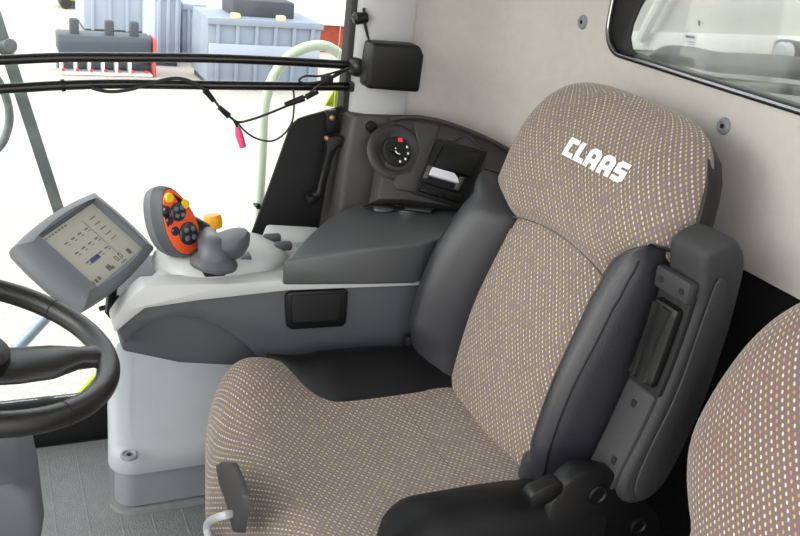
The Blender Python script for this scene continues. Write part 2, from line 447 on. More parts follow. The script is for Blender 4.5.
# ================================================================== CORNER PANEL with rotary switch and printer
pb = Vector((1.0, 1.985, .70)); pdir = Vector((0, .155, .265)).normalized(); pn = Vector((1, 0, 0)).cross(pdir)   # normal towards the room (y<0)
def pp(u, v, off=0):
    """seen point on the sloping panel face"""
    c = Vector((u - 400, v - 268, F)); r = Vector((c.dot(ax), c.dot(ay), -c.dot(ad)))
    o = pb + PN * off
    return EYE + r * ((o - EYE).dot(PN) / r.dot(PN))
PN = pdir.cross(Vector((1, 0, 0))).normalized()
if PN.y > 0: PN = -PN
PA = empty('corner_console', (1.15, 2.1, .68))
tag(PA, 'dark grey moulded panel in the cab corner below the cloth wall, holding dial and printer', 'panel')
top = [(393, 121), (410, 117), (430, 119), (450, 124), (472, 132), (492, 141), (512, 152), (530, 165)]
outl = [pp(u, v) for u, v in top + [(530, 222), (500, 213), (475, 207), (445, 205.5), (404, 199.5), (378, 199.5), (381, 185), (386, 150)]]
part('panel_face', slab(outl, -PN * .075, .006), 'panel', PA)
ro = [pp(u, v, .006) for u, v in [(391, 119.5)] + top[1:]] 
part('panel_edge', tube(ro, .006, smooth=4, seg=8), 'panel', PA)
# raised slot plate
sl = [pp(u, v) for u, v in ((412, 122), (438, 126.5), (428, 158), (414, 193), (396, 190), (392, 184), (396, 176), (410, 172), (419, 152))]
part('blank_plate', slab(sl, PN * .008, .003), 'panel', PA)
# dial bowl: dark oval ring
def pframe(u, v, off=0): return frame(pp(u, v, off), (1, 0, 0), pdir)
fr = pframe(396, 152)
if (fr.to_3x3() @ Vector((0, 0, 1))).dot(PN) < 0: fr = fr @ Matrix.Rotation(PI, 4, 'X')
part('dial_bowl', lathe([(.078, -.001), (.074, .004), (.066, .006), (.056, .004), (.048, -.0005), (.044, -.001), (.001, -.001)], fr, sx=1.05, sy=1.0, seg=48), 'bowl', PA)
part('dial', lathe([(.040, -.004), (.040, .008), (.036, .013), (.001, .013)], fr, seg=32), 'blackm', PA)
part('pointer', merge(lathe([(.017, .013), (.015, .022), (.001, .023)], fr, seg=24), box((-.012, 0, .02), (.032, .008, .010), .003, None, fr)), 'black', PA)
bm = bmesh.new()
for a in (20, -15, -50, -85): 
    box((.029 * math.cos(math.radians(a)), .029 * math.sin(math.radians(a)), .0135), (.005, .006, .001), 0, bm, fr)
for a in range(150, 270, 30):
    tube([fr @ Vector((.012 * math.cos(math.radians(a)), .012 * math.sin(math.radians(a)), .0235)), fr @ Vector((.012 * math.cos(math.radians(a + 30)), .012 * math.sin(math.radians(a + 30)), .0235))], .0012, bm, 6)
part('dial_print', bm, 'white', PA)
part('red_mark', box((.010, .029, .0145), (.014, .012, .002), .001, None, fr), 'red', PA, 'red mark on the dial')
part('moulding', tube([pp(u, v, .001) for u, v in ((447, 140), (455, 140.5), (461, 136.5), (466, 135), (472, 138.5), (479, 146), (485, 148))], .003, smooth=4, seg=8), 'panel', PA)
# printer
PR = empty('receipt_printer', pp(450, 178))
tag(PR, 'small black printer with a paper slip sticking out, set in the corner panel', 'printer')
Q = [(440, 142.5), (483, 154), (461, 205), (415.5, 192)]
part('surround', slab([pp(u, v) for u, v in ((437, 139), (487, 152), (463, 209), (411, 194))], PN * .007, .003), 'blackm', PR)
part('cover', slab([pp(u, v, .007) for u, v in ((442, 146), (480, 155.5), (470, 178), (432, 167))], PN * .012, .004), 'black', PR)
part('paper_bay', slab([pp(u, v, .007) for u, v in ((427, 170), (465, 182), (459.5, 194), (421, 182))], PN * .010, .004), 'blackm', PR)
bm = slab([pp(u, v, .007) for u, v in ((421, 184), (460, 196), (456.5, 203), (417.5, 191.5))], PN * .014, .003)
part('front_flap', bm, 'black', PR)
part('latch', lathe([(.008, .02), (.008, .024), (.001, .024)], frame(pp(437, 196.5), (1, 0, 0), -pdir.cross(PN).cross(PN) if False else pdir) if pframe(437, 196.5).to_3x3().col[2].dot(PN) > 0 else pframe(437, 196.5) @ Matrix.Rotation(PI, 4, 'X'), seg=12), 'black', PR)
part('clip', slab([pp(u, v, .017) for u, v in ((427, 166), (431, 167.5), (426, 180), (422, 178.5))], PN * .012, .002), 'dgrey', PR)
part('clip', slab([pp(u, v, .017) for u, v in ((459, 177), (463, 178.5), (457, 191), (453, 189.5))], PN * .012, .002), 'dgrey', PR)
pf = [pp(u, v, .018) for u, v in ((429, 170.5), (431, 168), (452, 174), (456, 179), (457, 184), (427, 175.5))]
part('paper', slab(pf, PN * .012 , 0), 'paper', PR, 'white paper slip')

# ================================================================== CONSOLE
CY = 1.84
CO = empty('control_console', (.6, 1.95, .2))
tag(CO, 'long grey side console right of the driver seat with pale rim, ashtray and hinged lid', 'console')
up_ = [(117, 331), (130, 318), (145, 306), (200, 299), (290, 289), (420, 284), (446, 283)]
lo_ = [(446, 372), (262, 362), (244, 344), (222, 329), (200, 320), (184, 317.5), (165, 319), (148, 325), (134, 335), (125, 347)]
part('side_panel', slab([px(u, v, Y=CY) for u, v in up_ + lo_], (0, .09, 0), .008), 'dgrey', CO)
rec = [(121, 330), (150, 305), (445, 284), (447, 380), (262, 368), (180, 364), (122, 352)]
part('lower_panel', slab([px(u, v, Y=CY + .028) for u, v in rec], (0, .30, 0), .01), 'dgrey', CO)
# pale rim
rim_t = [(112, 322), (120, 310), (131, 297), (144, 286.5), (180, 284.5), (224, 284), (270, 281), (287, 279.5), (330, 279), (430, 277.5), (448, 277)]
rim_b = [(448, 285), (420, 286), (290, 291), (200, 301), (145, 309), (131, 320), (115, 334)]
part('rim', slab([px(u, v, Y=CY - .012) for u, v in rim_t + rim_b], (0, .06, 0), .006), 'lgrey', CO)
# deck: light top plate with an oblique nose
def deck():
    t = []
    pl_ = [(.262, .618), (.30, .655), (.36, .664), (.45, .662), (.70, .655), (.70, .60), (.33, .58), (.262, .58)]
    rings = []
    for k in range(7):
        f = k / 6; y = CY + .035 + .26 * f; sh = .19 * f
        rings.append([(x + sh * (1 if i in (0, 1, 2, 3, 6, 7) else 0) * (1 if x < .4 else .5), y, z + (.012 * math.sin(PI * f) if z > .6 else 0)) for i, (x, z) in enumerate(pl_)])
    return loft(rings, b=.008)
part('deck', deck(), 'lgrey', CO)
# lever housing (hump)
def dome(c, r, pw=2.6, n=18, m_=36, bm=None, rot=0, cut=0):
    rings = []
    for i in range(n + 1):
        a = PI / 2 * i / n
        cr = max(math.cos(a), 0) ** (2 / pw); h = math.sin(a) ** (2 / pw) if a > 0 else 0
        ring = []
        for j in range(m_):
            b_ = 2 * PI * j / m_; cx_, sy_ = math.cos(b_), math.sin(b_)
            ex = (abs(cx_) ** (2 / pw)) * (1 if cx_ >= 0 else -1); ey = (abs(sy_) ** (2 / pw)) * (1 if sy_ >= 0 else -1)
            q = Vector((ex * r[0] * max(cr, .002), ey * r[1] * max(cr, .002), h * r[2])); q.rotate(Matrix.Rotation(rot, 3, 'Z'))
            ring.append(Vector(c) + q)
        rings.append(ring)
    return loft(rings, bm)
hc = px(228, 278, Y=1.97); 
part('lever_housing', dome((.50, 1.985, .645), (.160, .115, .060), 2.9, rot=.2), 'lgrey', CO)
for (u0, v0), (u1, v1) in (((190, 273), (206, 268)), ((235, 259), (250, 255))):
    def onhump(u, v):
        z = .70
        for _ in range(12):
            q = px(u, v, Z=z); d = Matrix.Rotation(-.2, 2, 'Z') @ Vector((q.x - .50, q.y - 1.985))
            z = .645 + .060 * max(.02, 1 - abs(d.x / .16) ** 2.9 - abs(d.y / .115) ** 2.9) ** (1 / 2.9)
        return q
    p0_, p1_ = onhump(u0, v0), onhump(u1, v1); hf = frame((p0_ + p1_) / 2, p1_ - p0_, (0, 1, 0))
    part('gate_slot', plate(hf, rrect((p1_ - p0_).length, .030, .004), -.008, .0045, .0005), 'column', CO)
# rear switch bank behind the housing
bm = slab([(.60, 2.02, .63), (.72, 2.02, .63), (.80, 2.12, .63), (.66, 2.16, .63)], (0, 0, .05), .010)
part('switch_bank', bm, 'lgrey', CO)
for u, v in ((272, 238), (283, 246)):
    c = px(u, v, Z=.69); part('rocker_switch', box(c, (.045, .022, .022), .007, None), 'dgrey', CO)
# orange-yellow knob
k0 = px(210, 236, Y=2.08); k1 = px(213, 222, Y=2.08)
kd = Vector((-.12, .1, .98)).normalized(); kf = frame(k1 - kd * .014, kd.orthogonal(), kd.cross(kd.orthogonal()))
part('knob_stem', tube([k0 - Vector((0, 0, .06)), k1], .010), 'black', CO)
part('knob', lathe([(.010, -.004), (.021, 0), (.023, .010), (.022, .027), (.018, .033), (.001, .034)], kf), 'amber', CO, 'amber push knob')
# ashtray
fr = [(284, 294), (288, 290.5), (343, 287.5), (347, 290), (345, 321), (341, 325), (290, 328), (285.5, 325)]
A_ = part('ashtray', slab([px(u, v, Y=CY) for u, v in fr], (0, -.012, 0), .005), 'black', CO)
A_2 = part('ashtray_door', slab([px(u, v, Y=CY - .012) for u, v in ((291, 295), (340, 292), (338, 319), (292, 322))], (0, -.007, 0), .004), 'blackm', A_)
# armrest lid
def lid():
    t = bmesh.new()
    plan = [(.602, 1.822), (.80, 1.816), (.94, 1.814), (1.0, 1.846), (1.10, 1.85), (1.27, 1.85), (1.27, 2.0), (1.165, 2.125)] + [tuple(px(u, v, Z=.727)[:2]) for u, v in ((404, 203), (372, 203.5), (357, 206), (341, 212), (326, 221), (312, 231), (298, 243), (288, 253))]
    zt = lambda x, y: .716 + .024 * min(1, max(0, (x - .62) / .2)) - .006 * (y - 1.82) / .3
    zb = lambda x, y: .652 - .02 * (x - .62) / .4
    A = [t.verts.new((x, y, zt(x, y))) for x, y in plan]; B = [t.verts.new((x, y, zb(x, y))) for x, y in plan]
    n = len(A); t.faces.new(A); t.faces.new(B[::-1])
    for i in range(n): t.faces.new((A[i], B[i], B[(i + 1) % n], A[(i + 1) % n]))
    bmesh.ops.recalc_face_normals(t, faces=t.faces[:])
    bev(t, .008, 3, 55)
    return t
L_ = part('lid', lid(), 'lid', CO, sharp=50)
part('lid_recess', slab([px(u, v, Z=.7385) for u, v in ((362, 206.5), (372, 203.5), (437, 208), (430, 214), (404, 211), (366, 209))], (0, 0, .0025), .001), 'blackm', L_)
part('lid_catch', dome(px(383, 209, Z=.737), (.03, .022, .008), 2.5, 6, 20), 'pad', L_)
part('lid_latch', slab([px(u, v, Z=.739) for u, v in ((404, 206.5), (436, 208.8), (430, 212.8), (405, 210))], (0, 0, .004), .001), 'lid', L_)
part('lid_base', slab([(.655, 1.85, .628), (1.25, 1.85, .62), (1.25, 2.14, .62), (.93, 2.14, .62), (.70, 1.93, .628)], (0, 0, .03), .003), 'dgrey', CO)

# ------------------------------------------------------------------ drive lever
JL = empty('drive_lever', (.50, 1.98, .73))
tag(JL, 'multi-button drive lever with orange button face standing on the console', 'lever')
fc = px(179, 222, Y=1.92)
nrm = Vector((.50, -.82, .28)).normalized()
uu = Vector((-.30, .02, .95)); uu = (uu - nrm * uu.dot(nrm)).normalized(); rr = uu.cross(nrm).normalized()
JF = frame(fc, rr, uu)
if JF.to_3x3().col[2].dot(nrm) < 0: JF = frame(fc, -rr, uu)
def egg(s, n=36):
    o = []
    for j in range(n):
        a = 2 * PI * j / n; x, y = math.cos(a), math.sin(a)
        o.append((x * (.046 - .010 * y) * s + .002, y * .084 * s))
    return o
rings = []
for s, h in ((.80, -.072), (.93, -.066), (1.0, -.052), (1.03, -.036)): rings.append([JF @ Vector((x, y, h)) for x, y in egg(s)])
part('back_shell', loft(rings), 'case', JL)
rings = []
for s, h in ((1.03, -.036), (1.035, -.018), (1.0, -.004), (.96, 0)): rings.append([JF @ Vector((x, y, h)) for x, y in egg(s)])
part('head', loft(rings), 'dgrey', JL)
face = part('face_plate', plate(JF, egg(.93), -.002, .003, .001), 'orange', JL, 'orange face plate')
bm = plate(JF, [(-.034, .035), (-.036, .005), (-.026, .012), (-.018, .030), (-.024, .056)], 0, .0045, .001)
plate(JF, [(.010, .066), (.030, .040), (.036, .014), (.026, .020), (.016, .044)], 0, .0045, .001, bm)
part('face_inlay', bm, 'black', JL)
def btn(x, y, r, h, m_, nm, ridges=0):
    bm = lathe([(r, .002), (r, h * .7), (r * .85, h), (.001, h)], JF @ Matrix.Translation((x, y, 0)), seg=20)
    o = part(nm, bm, m_, JL)
    if ridges:
        b2 = bmesh.new()
        for a in range(ridges):
            t_ = 2 * PI * a / ridges + .5
            lathe([(r * .24, h), (r * .22, h + .004), (r * .08, h + .005)], JF @ Matrix.Translation((x + r * .52 * math.cos(t_), y + r * .52 * math.sin(t_), 0)), b2, 10)
        part('rocker_dot', b2, 'case', o)
btn(-.004, .062, .0115, .009, 'yellow', 'yellow_button')
btn(.030, .030, .0115, .009, 'yellow', 'yellow_button')
btn(.005, .023, .0215, .008, 'purple', 'thumb_pad', 4)
btn(.010, -.034, .0265, .008, 'purple', 'thumb_pad', 4)
btn(-.022, .040, .0095, .008, 'purple', 'small_button')
btn(-.026, .016, .0095, .008, 'purple', 'small_button')
btn(-.022, -.012, .0105, .008, 'purple', 'small_button')
# neck + hand rest + gaiter
a0 = JF @ Vector((.024, -.005, -.045)); g0 = px(214, 262, Z=.716)
neck = catmull([a0, px(203, 235, Y=1.965), px(212, 249, Y=g0.y + .01), g0], 6)
part('neck', tube(neck, [.026 + .002 * i / 18 + .016 * max(0, (i - 10) / 8) for i in range(len(neck))], seg=16), 'pad', JL)
part('upper_neck', tube([a0, a0.lerp(px(203, 235, Y=1.965), .5), px(203, 235, Y=1.965)], [.029, .030, .030], seg=16), 'black', JL)
gd = Vector((.1, 0, 1)); gf = frame(g0, (1, 0, -.1), (0, 1, 0))
part('gaiter', lathe([(.044, -.012), (.052, -.008), (.053, 0), (.047, .008), (.032, .020)], gf, seg=30), 'pad', JL)
part('gaiter_foot', box(g0 + Vector((0, 0, -.014)), (.05, .04, .03), .006), 'blackm', JL)
hr = px(229, 244, Y=g0.y + .015); tl = frame(hr, Vector((.95, .1, .34)), (0, 1, 0))
part('hand_rest', lathe([(.010, -.034), (.030, -.030), (.044, -.014), (.052, .006), (.048, .017), (.034, .022), (.001, .020)], tl, seg=32, sx=1.0, sy=.85), 'pad', JL)

# ================================================================== TERMINAL
MO = empty('display_terminal', (.2, 1.97, .62))
tag(MO, 'grey framed display terminal tilted toward the driver in front of the console', 'monitor')
k = .88
mc = EYE + (Vector((.236, 2.22, .628)) - EYE) * k
MR = Vector((.607, .788, .106)); MU = Vector((-.669, .434, .604))
MF = frame(mc, MR, MU); sw, sh_ = .235 * k, .235 * k / 1.32
bw, bh, bx, by = .173 * 2 * k, .108 * 2 * k, -.013 * k, 0
def rpoly(s, ox=0, bulge=.012):
    out = []
    w, h = bw / 2 * s, bh / 2 * s
    n = 8
    for (x0, y0), (x1, y1) in (((-w, -h), (w, -h)), ((w, -h), (w, h)), ((w, h), (-w, h)), ((-w, h), (-w, -h))):
        for q in range(n):
            f = q / n; b_ = bulge * 4 * f * (1 - f)
            x, y = x0 + (x1 - x0) * f, y0 + (y1 - y0) * f
            if y0 == y1: y += b_ * (1 if y0 > 0 else -1)
            else: x += b_ * .6 * (1 if x0 > 0 else -1)
            out.append((x + bx, y + by))
    return out
def screenring(nq=8):
    out = []
    w, h = sw / 2, sh_ / 2
    for (x0, y0), (x1, y1) in (((-w, -h), (w, -h)), ((w, -h), (w, h)), ((w, h), (-w, h)), ((-w, h), (-w, -h))):
        for q in range(nq): out.append((x0 + (x1 - x0) * q / nq, y0 + (y1 - y0) * q / nq))
    return out
def ring(o, h): return [MF @ Vector((x, y, h)) for x, y in o]
scr = screenring()
bm = loft([ring(scr, -.012), ring([(x * 1.03, y * 1.03) for x, y in scr], .002), ring(rpoly(.80), .004), ring(rpoly(.96), -.010), ring(rpoly(1.0), -.020), ring(rpoly(1.0), -.034)], cap=False)
part('front_frame', bm, 'case', MO)
bm = loft([ring(rpoly(1.0), -.034), ring(rpoly(.99), -.038), ring(rpoly(.93), -.055), ring(rpoly(.80), -.075)])
part('housing', bm, 'case', MO)
S_ = part('screen', plate(MF, [(-sw / 2, -sh_ / 2), (sw / 2, -sh_ / 2), (sw / 2, sh_ / 2), (-sw / 2, sh_ / 2)], -.014, -.0105), 'screen', MO, 'dim grey screen', smooth=False)
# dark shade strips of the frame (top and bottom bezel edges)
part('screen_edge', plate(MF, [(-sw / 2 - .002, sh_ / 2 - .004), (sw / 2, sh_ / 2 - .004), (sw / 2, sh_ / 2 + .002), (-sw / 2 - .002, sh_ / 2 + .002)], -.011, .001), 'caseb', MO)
bm = bmesh.new()
def mark(x, y, w, h): plate(MF, [(x - w / 2, y - h / 2), (x + w / 2, y - h / 2), (x + w / 2, y + h / 2), (x - w / 2, y + h / 2)], -.0105, -.0100, 0, bm)
sx_, sy_ = sw / 2, sh_ / 2
for q in range(7): mark(-sx_ * .85 + q * .012, sy_ * .86, .006, .003)
for i in range(3):
    for j in range(4): mark(-sx_ * .55 + j * .026, sy_ * .45 - i * .030, .012, .0035); mark(-sx_ * .55 + j * .026 + .004, sy_ * .45 - i * .030 - .007, .008, .002)
for j in range(5): mark(sx_ * .62, sy_ * .6 - j * .016, .022, .0025)
mark(sx_ * .32, 0, .0012, sh_ * .7)
for x in (-.9, -.78, -.66): mark(sx_ * x, -sy_ * .86, .008, .009)
# little figure and the digits 0.0 near the lower edge
mark(-sx_ * .22, -sy_ * .80, .014, .014); mark(-sx_ * .12, -sy_ * .86, .008, .008); mark(sx_ * .62, -sy_ * .80, .012, .014)
def zero(x, y, w, h):
    t_ = .0022
    mark(x, y + h / 2, w, t_); mark(x, y - h / 2, w, t_); mark(x - w / 2, y, t_, h); mark(x + w / 2, y, t_, h)
part('screen_symbols', bm, 'ink', S_, smooth=False); bm = bmesh.new()
zero(sx_ * .16, -sy_ * .74, .007, .012); mark(sx_ * .24, -sy_ * .74 - .006, .0022, .0022); zero(sx_ * .32, -sy_ * .74, .007, .012)
for q in range(4): mark(sx_ * .18 + q * .006, -sy_ * .92, .003, .004)
part('screen_digits', bm, 'ink', S_, smooth=False)
bm = bmesh.new(); mark(-sx_ * .30, -sy_ * .36, .034, .011)
part('screen_bar', bm, 'inkb', S_, smooth=False)
# bracket below
part('bracket', tube([MF @ Vector((.05, -.06, -.06)), px(110, 312, Y=1.93), px(120, 322, Y=1.93)], .012, seg=8), 'black', MO)
part('bracket_arm', box(MF @ Vector((-.06, -.055, -.075)), (.02, .10, .02), .005, None, None), 'black', MO)
part('cable_plug', tube([px(99, 309, Y=1.95), px(108, 306, Y=1.95), px(116, 298, Y=1.95), px(121, 300, Y=1.95), px(118, 306, Y=1.95)], .006, smooth=4, seg=8), 'black', MO)

# ================================================================== CONSOLE BASE BOX
BB = empty('base_box', (.5, 2.1, 0))
tag(BB, 'pale grey moulded box on the floor beneath the console, in front of the seat', 'box')
def boxplan(g):
    r = .06; o = [(1.0, 1.90 - g), (1.0, 2.02), (1.0, 2.12), (1.0, 2.18), (1.0, 2.23), (.282 - g, 2.23), (.268 - g, 2.18)]
    cx, cy = .232 + r, 1.90 + r
    o += [(.252 - g, 2.12), (.243 - g, 2.04)]
    for q in range(9):
        a = math.radians(185 + 85 * q / 8); o.append((cx + (r + g) * math.cos(a), cy + (r + g) * math.sin(a)))
    return o
def pr(g, z): return [(x, y, z + (.135 * max(0, (y - 1.98) / .25) ** 1.6 if z > .13 else 0)) for x, y in boxplan(g)]
part('body', loft([pr(-.012, .03), pr(-.010, .15)]), 'mgrey2', BB)
bm = loft([pr(-.012, .135), pr(.002, .135), pr(.004, .150), pr(.002, .172), pr(-.006, .190), pr(-.02, .199), pr(-.05, .203)])
part('cover', bm, 'mgrey', BB)
part('foot_strip', loft([pr(.001, .012), pr(.001, .026)]), 'mat', BB)
sc = px(129, 455, Z=.203)
part('screw', merge(lathe([(.021, -.004), (.021, .002), (.016, .004), (.013, .001), (.001, .001)], frame(sc, (1, 0, 0), (0, 1, 0)), seg=24), bmesh.new()), 'mgrey2', BB)
part('screw_socket', lathe([(.006, .0), (.006, .003), (.001, .003)], frame(sc, (1, 0, 0), (0, 1, 0)), seg=12), 'blackm', BB)

# ================================================================== DRIVER SEAT
SE = empty('driver_seat', (.75, 1.47, .012))
tag(SE, 'patterned cloth driver seat with dark leather side bolsters facing the steering wheel', 'seat')
SY = 1.470
def sgrid(n, p=1.0):
    """-1..1 samples, denser to the ends"""
    return [math.copysign(abs(math.sin(PI / 2 * t)) ** p, t) for t in [(-1 + 2 * i / n) for i in range(n + 1)]]
def ctop(x, y): 
    yy = y - SY
    top = .418 + .058 / (1 + math.exp(-(yy - .20) / .035)) / (1 + math.exp((x - .62) / .03)) + .012 * math.exp(-((x - .47) / .10) ** 2) + .022 * (yy / .3) ** 2 - .012 * math.exp(-((x - .80) / .18) ** 2 - (yy / .18) ** 2)
    return top - .05 * max(0, (.52 - x) / .14) ** 2
def cushion():
    P = []
    ni, nj = 60, 56
    S = sgrid(ni); T = sgrid(nj)
    for s in S:
        row = []
        for t in T:
            y = SY + t * .358
            yy = (y - SY)
            xf = .372 + .22 * max(0, yy - .06) + .022 / (1 + math.exp((yy + .01) / .012)) + .03 * max(0, (yy - .30) / .065) ** 2 + .05 * max(0, (-yy - .24) / .12) ** 2
            xb = 1.06
            xm, xr = (xf + xb) / 2, (xb - xf) / 2
            x = xm + s * xr
            ex = (1 - abs(s) ** (9 if s < 0 else 16)) ** .5; ey = (1 - abs(t) ** (22 if t > 0 else 12)) ** .5
            e = max(ex, 0) * max(ey, 0)
            top = .418 + .058 / (1 + math.exp(-(yy - .20) / .035)) / (1 + math.exp((x - .62) / .03)) + .012 * math.exp(-((x - .47) / .10) ** 2) + .022 * (yy / .3) ** 2 - .012 * math.exp(-((x - .80) / .18) ** 2 - (yy / .18) ** 2)
            top -= .05 * max(0, (.52 - x) / .14) ** 2
            zb = .27
            row.append((x, y, zb + (top - zb) * e))
        P.append(row)
    UV = []
    for i, sv in enumerate(S):
        r = []
        for j, tv in enumerate(T):
            x, y, z = P[i][j]; d = max(0, ctop(x, y) - z)
            a_ = 1 - max(0, 1 - abs(sv) ** (9 if sv < 0 else 16)) ** .5; b_ = 1 - max(0, 1 - abs(tv) ** 16) ** .5
            k = a_ / (a_ + b_ + 1e-6)
            r.append((x - d * k + 5, y + math.copysign(d * (1 - k), tv) + 5))
        UV.append(r)
    return gridsurf(P, UV)
CU = part('seat_cushion', cushion(), 'fabric', SE, sharp=80)
# stitched seam across the cushion
part('seam', tube([(.853, SY + .19 - i * .03, ctop(.853, SY + .19 - i * .03) - .0008) for i in range(13)], .0013, seg=6), 'seam', CU)
def cbolster(sg):
    X = [.575 + .485 * i / 24 for i in range(25)]; rings = []
    for x in X:
        f = (x - .575) / .485
        ent = 1 - max(0, 1 - f / .28) ** 2.2             # 0 at the front tip, 1 once fully inside
        yi = .346 - .161 * ent
        if f > .72: yi += .004
        out = .350 if sg > 0 else .362
        hgt = .012 + .060 * min(1, f / .25) ** .8 * (1 - .8 * max(0, (f - .50) / .50) ** 1.6)
        ring = []
        base = ctop(max(x, .70), SY + sg * yi) + (.018 * max(0, 1 - f / .2) if sg > 0 else 0)
        prof = [(0, -.03), (0, -.004), (.10, .30), (.28, .68), (.48, .93), (.66, 1.0), (.82, .92), (.94, .62), (1.0, .1), (1.0, -1.0), (.97, -1.6)]
        for a, b_ in prof:
            z = base + (b_ * hgt if b_ > 0 else b_ * .09 if b_ < -.05 else b_)
            ring.append((x, SY + sg * (yi + (out - yi) * a), z))
        rings.append(ring)
    return loft(rings)
part('cushion_bolster', cbolster(1), 'leather_shaded', SE, sharp=60)
part('cushion_bolster', cbolster(-1), 'leather_shaded', SE, sharp=60)
# pan, pedestal, front handle
part('seat_pan', box((.74, SY, .262), (.58, .62, .06), .015), 'black', SE)
bm = loft([[(.52, SY - .23, .012), (1.0, SY - .23, .012), (1.0, SY + .23, .012), (.52, SY + .23, .012)], [(.55, SY - .2, .25), (.98, SY - .2, .25), (.98, SY + .2, .25), (.55, SY + .2, .25)]], b=.02)
part('pedestal', bm, 'black', SE)
hp = [px(u, v, X=.380) for u, v in ((215, 465), (221, 461), (230, 462), (236, 476), (242, 496), (241, 512), (238, 532), (232, 532), (226, 505), (219, 486))]
part('front_lever', slab(hp, (.014, -.008, 0), .004), 'panel', SE)
wb = [px(245, 512, X=.42), px(236, 513, X=.39)] + [px(u, v, X=.36) for u, v in ( (222, 516), (210, 521), (207, 528), (209, 540), (212, 560))]
part('slide_bar', tube(wb, .008, smooth=4), 'lgrey', SE, 'white slide bar')

# ---- backrest, in its own tilted frame
RA = math.radians(14)
BO = Vector((1.0, 1.505, .42)); BU = Vector((math.sin(RA), 0, math.cos(RA))); BN = Vector((-math.cos(RA), 0, math.sin(RA)))
def B(a, v, w): return BO + Vector((0, 1, 0)) * a + BU * v + BN * w
def Wf(v):
    if v < .45: return .325
    x = min(1, (v - .45) / .348)
    return (.347 - .060 * x) * max(0, 1 - x ** 8.0) ** (1 / 3.4)
def Wd(v, side=1):
    w = Wf(v) * (1 if side > 0 else .93)
    if v < .56:
        t = min(1, max(0, (v - .445) / .062 if side > 0 else (v - .475) / .075)); t = t * t * (3 - 2 * t)
        w = .225 + (w - .225) * t
    return w
VT = .798
def w0(v, a):
    s = .022 * math.exp(-((v - .22) / .16) ** 2)
    u = 1 / (1 + math.exp(-(v - .475 + .06 * (a / .2) ** 2 * .5) / .008))
    s += u * (.020 + .016 * math.exp(-((v - .60) / .10) ** 2)) - .010 * math.exp(-((v - (.470 - .03 * (a / .2) ** 2)) / .010) ** 2)
    s -= .055 * max(0, (v - .62) / .18) ** 2.5
    return s
D_ = .065
def bpt(s, v, lift=0):
    W = Wd(v, s); a = s * W
    e = max(0, 1 - abs(s) ** (5 if v > .42 else 8)) ** .5
    g = max(0, 1 - max(0, (v - .45) / (VT - .45)) ** 7) ** .5
    w = -D_ + (D_ + w0(v, a) + lift) * e * g
    return a, v, w
def backrest():
    P = []; S = sgrid(56)
    vs = [-.05 + .06 * i for i in range(7)] + [.32 + .006 * i for i in range(47)] 
    vs += [.602 + (VT - .602) * math.sin(PI / 2 * i / 30) for i in range(1, 31)]
    for v in vs: P.append([B(*bpt(-s, v)) for s in S])
    UV = arcuv(P, 30, 28)
    t = gridsurf(P, UV)
    return t
BK = part('backrest', backrest(), 'fabric', SE, sharp=80)
# stitched seam
sm = []
for i in range(25):
    a = -.20 + .40 * i / 24; v = .470 - .03 * (a / .2) ** 2
    sm.append(B(a, v, w0(v, a) + .0005))
part('seam', tube(sm, .0016, seg=6), 'seam', BK)
def bbol(sg, rings=None):
    n = 30
    for i in range(n + 1):
        v = -.04 + (.557 if sg > 0 else .60) * i / n
        ain = (.178 if sg > 0 else .212) + .006 * math.cos((v - .1) * 8)
        if sg < 0: ain -= .012 * max(0, (v - .2) / .25)
        vt = .442 if sg > 0 else .485
        if v > vt: ain += (.325 - ain) * min(1, (v - vt) / (.072 if sg > 0 else .08)) ** (1.4 if sg > 0 else 1.8)
        if v < .06: ain = .17 + .012 * (v + .04) / .10
        k_ = 1 - max(0, (v - .30) / .24) ** 2
        taper = max(.05, 1 - min(1, max(0, (v - (.43 if sg > 0 else .44)) / (.09 if sg > 0 else .13))) ** 3)
        low = min(1, max(.25, (v + .10) / .2))
        hgt = (.020 + (.075 if sg > 0 else .046) * max(0, k_ if sg > 0 else 1 - max(0, (v - .36) / .26) ** 2)) * taper * low
        out = (.325 if sg > 0 else .300) - .010 * max(0, (v - .35) / .2) - .03 * max(0, (.12 - v) / .16) ** 2
        base = w0(min(v, .44), ain)
        ring = []
        for a, b_ in ((0, -.25), (.0, -.02), (.10, .34), (.26, .72), (.44, .95), (.60, 1.0), (.76, .92), (.90, .66), (.98, .25), (1.0, -.3), (1.0, -1.0), (.9, -1.15)):
            ww = base + (b_ * hgt if b_ > 0 else b_ * .10)
            ring.append(B(sg * (ain + (out - ain) * a), v, ww))
        rings.append(ring)
    return loft(rings)
for sg in (1, -1):
    rg = []
    bo_ = part('backrest_bolster', bbol(sg, rg), 'leather', SE, sharp=60)
    part('piping', tube([r[7] for r in rg[2:-2]], .0022, seg=6), 'leather_shaded', bo_)
# rear shell
ol = []
vv_ = [-.02 + .8 * i / 24 for i in range(25)] + [VT - .016 + .016 * math.sin(PI / 2 * i / 8) for i in range(9)]
for v in vv_: ol.append((Wf(min(v, VT - .002)) * .955 + .003, v - .014))
ol2 = [(-a, v) for a, v in ol][::-1]
part('back_shell', slab([B(a, v, -.050) for a, v in ol + ol2], -BN * .038, .010), 'black', SE)
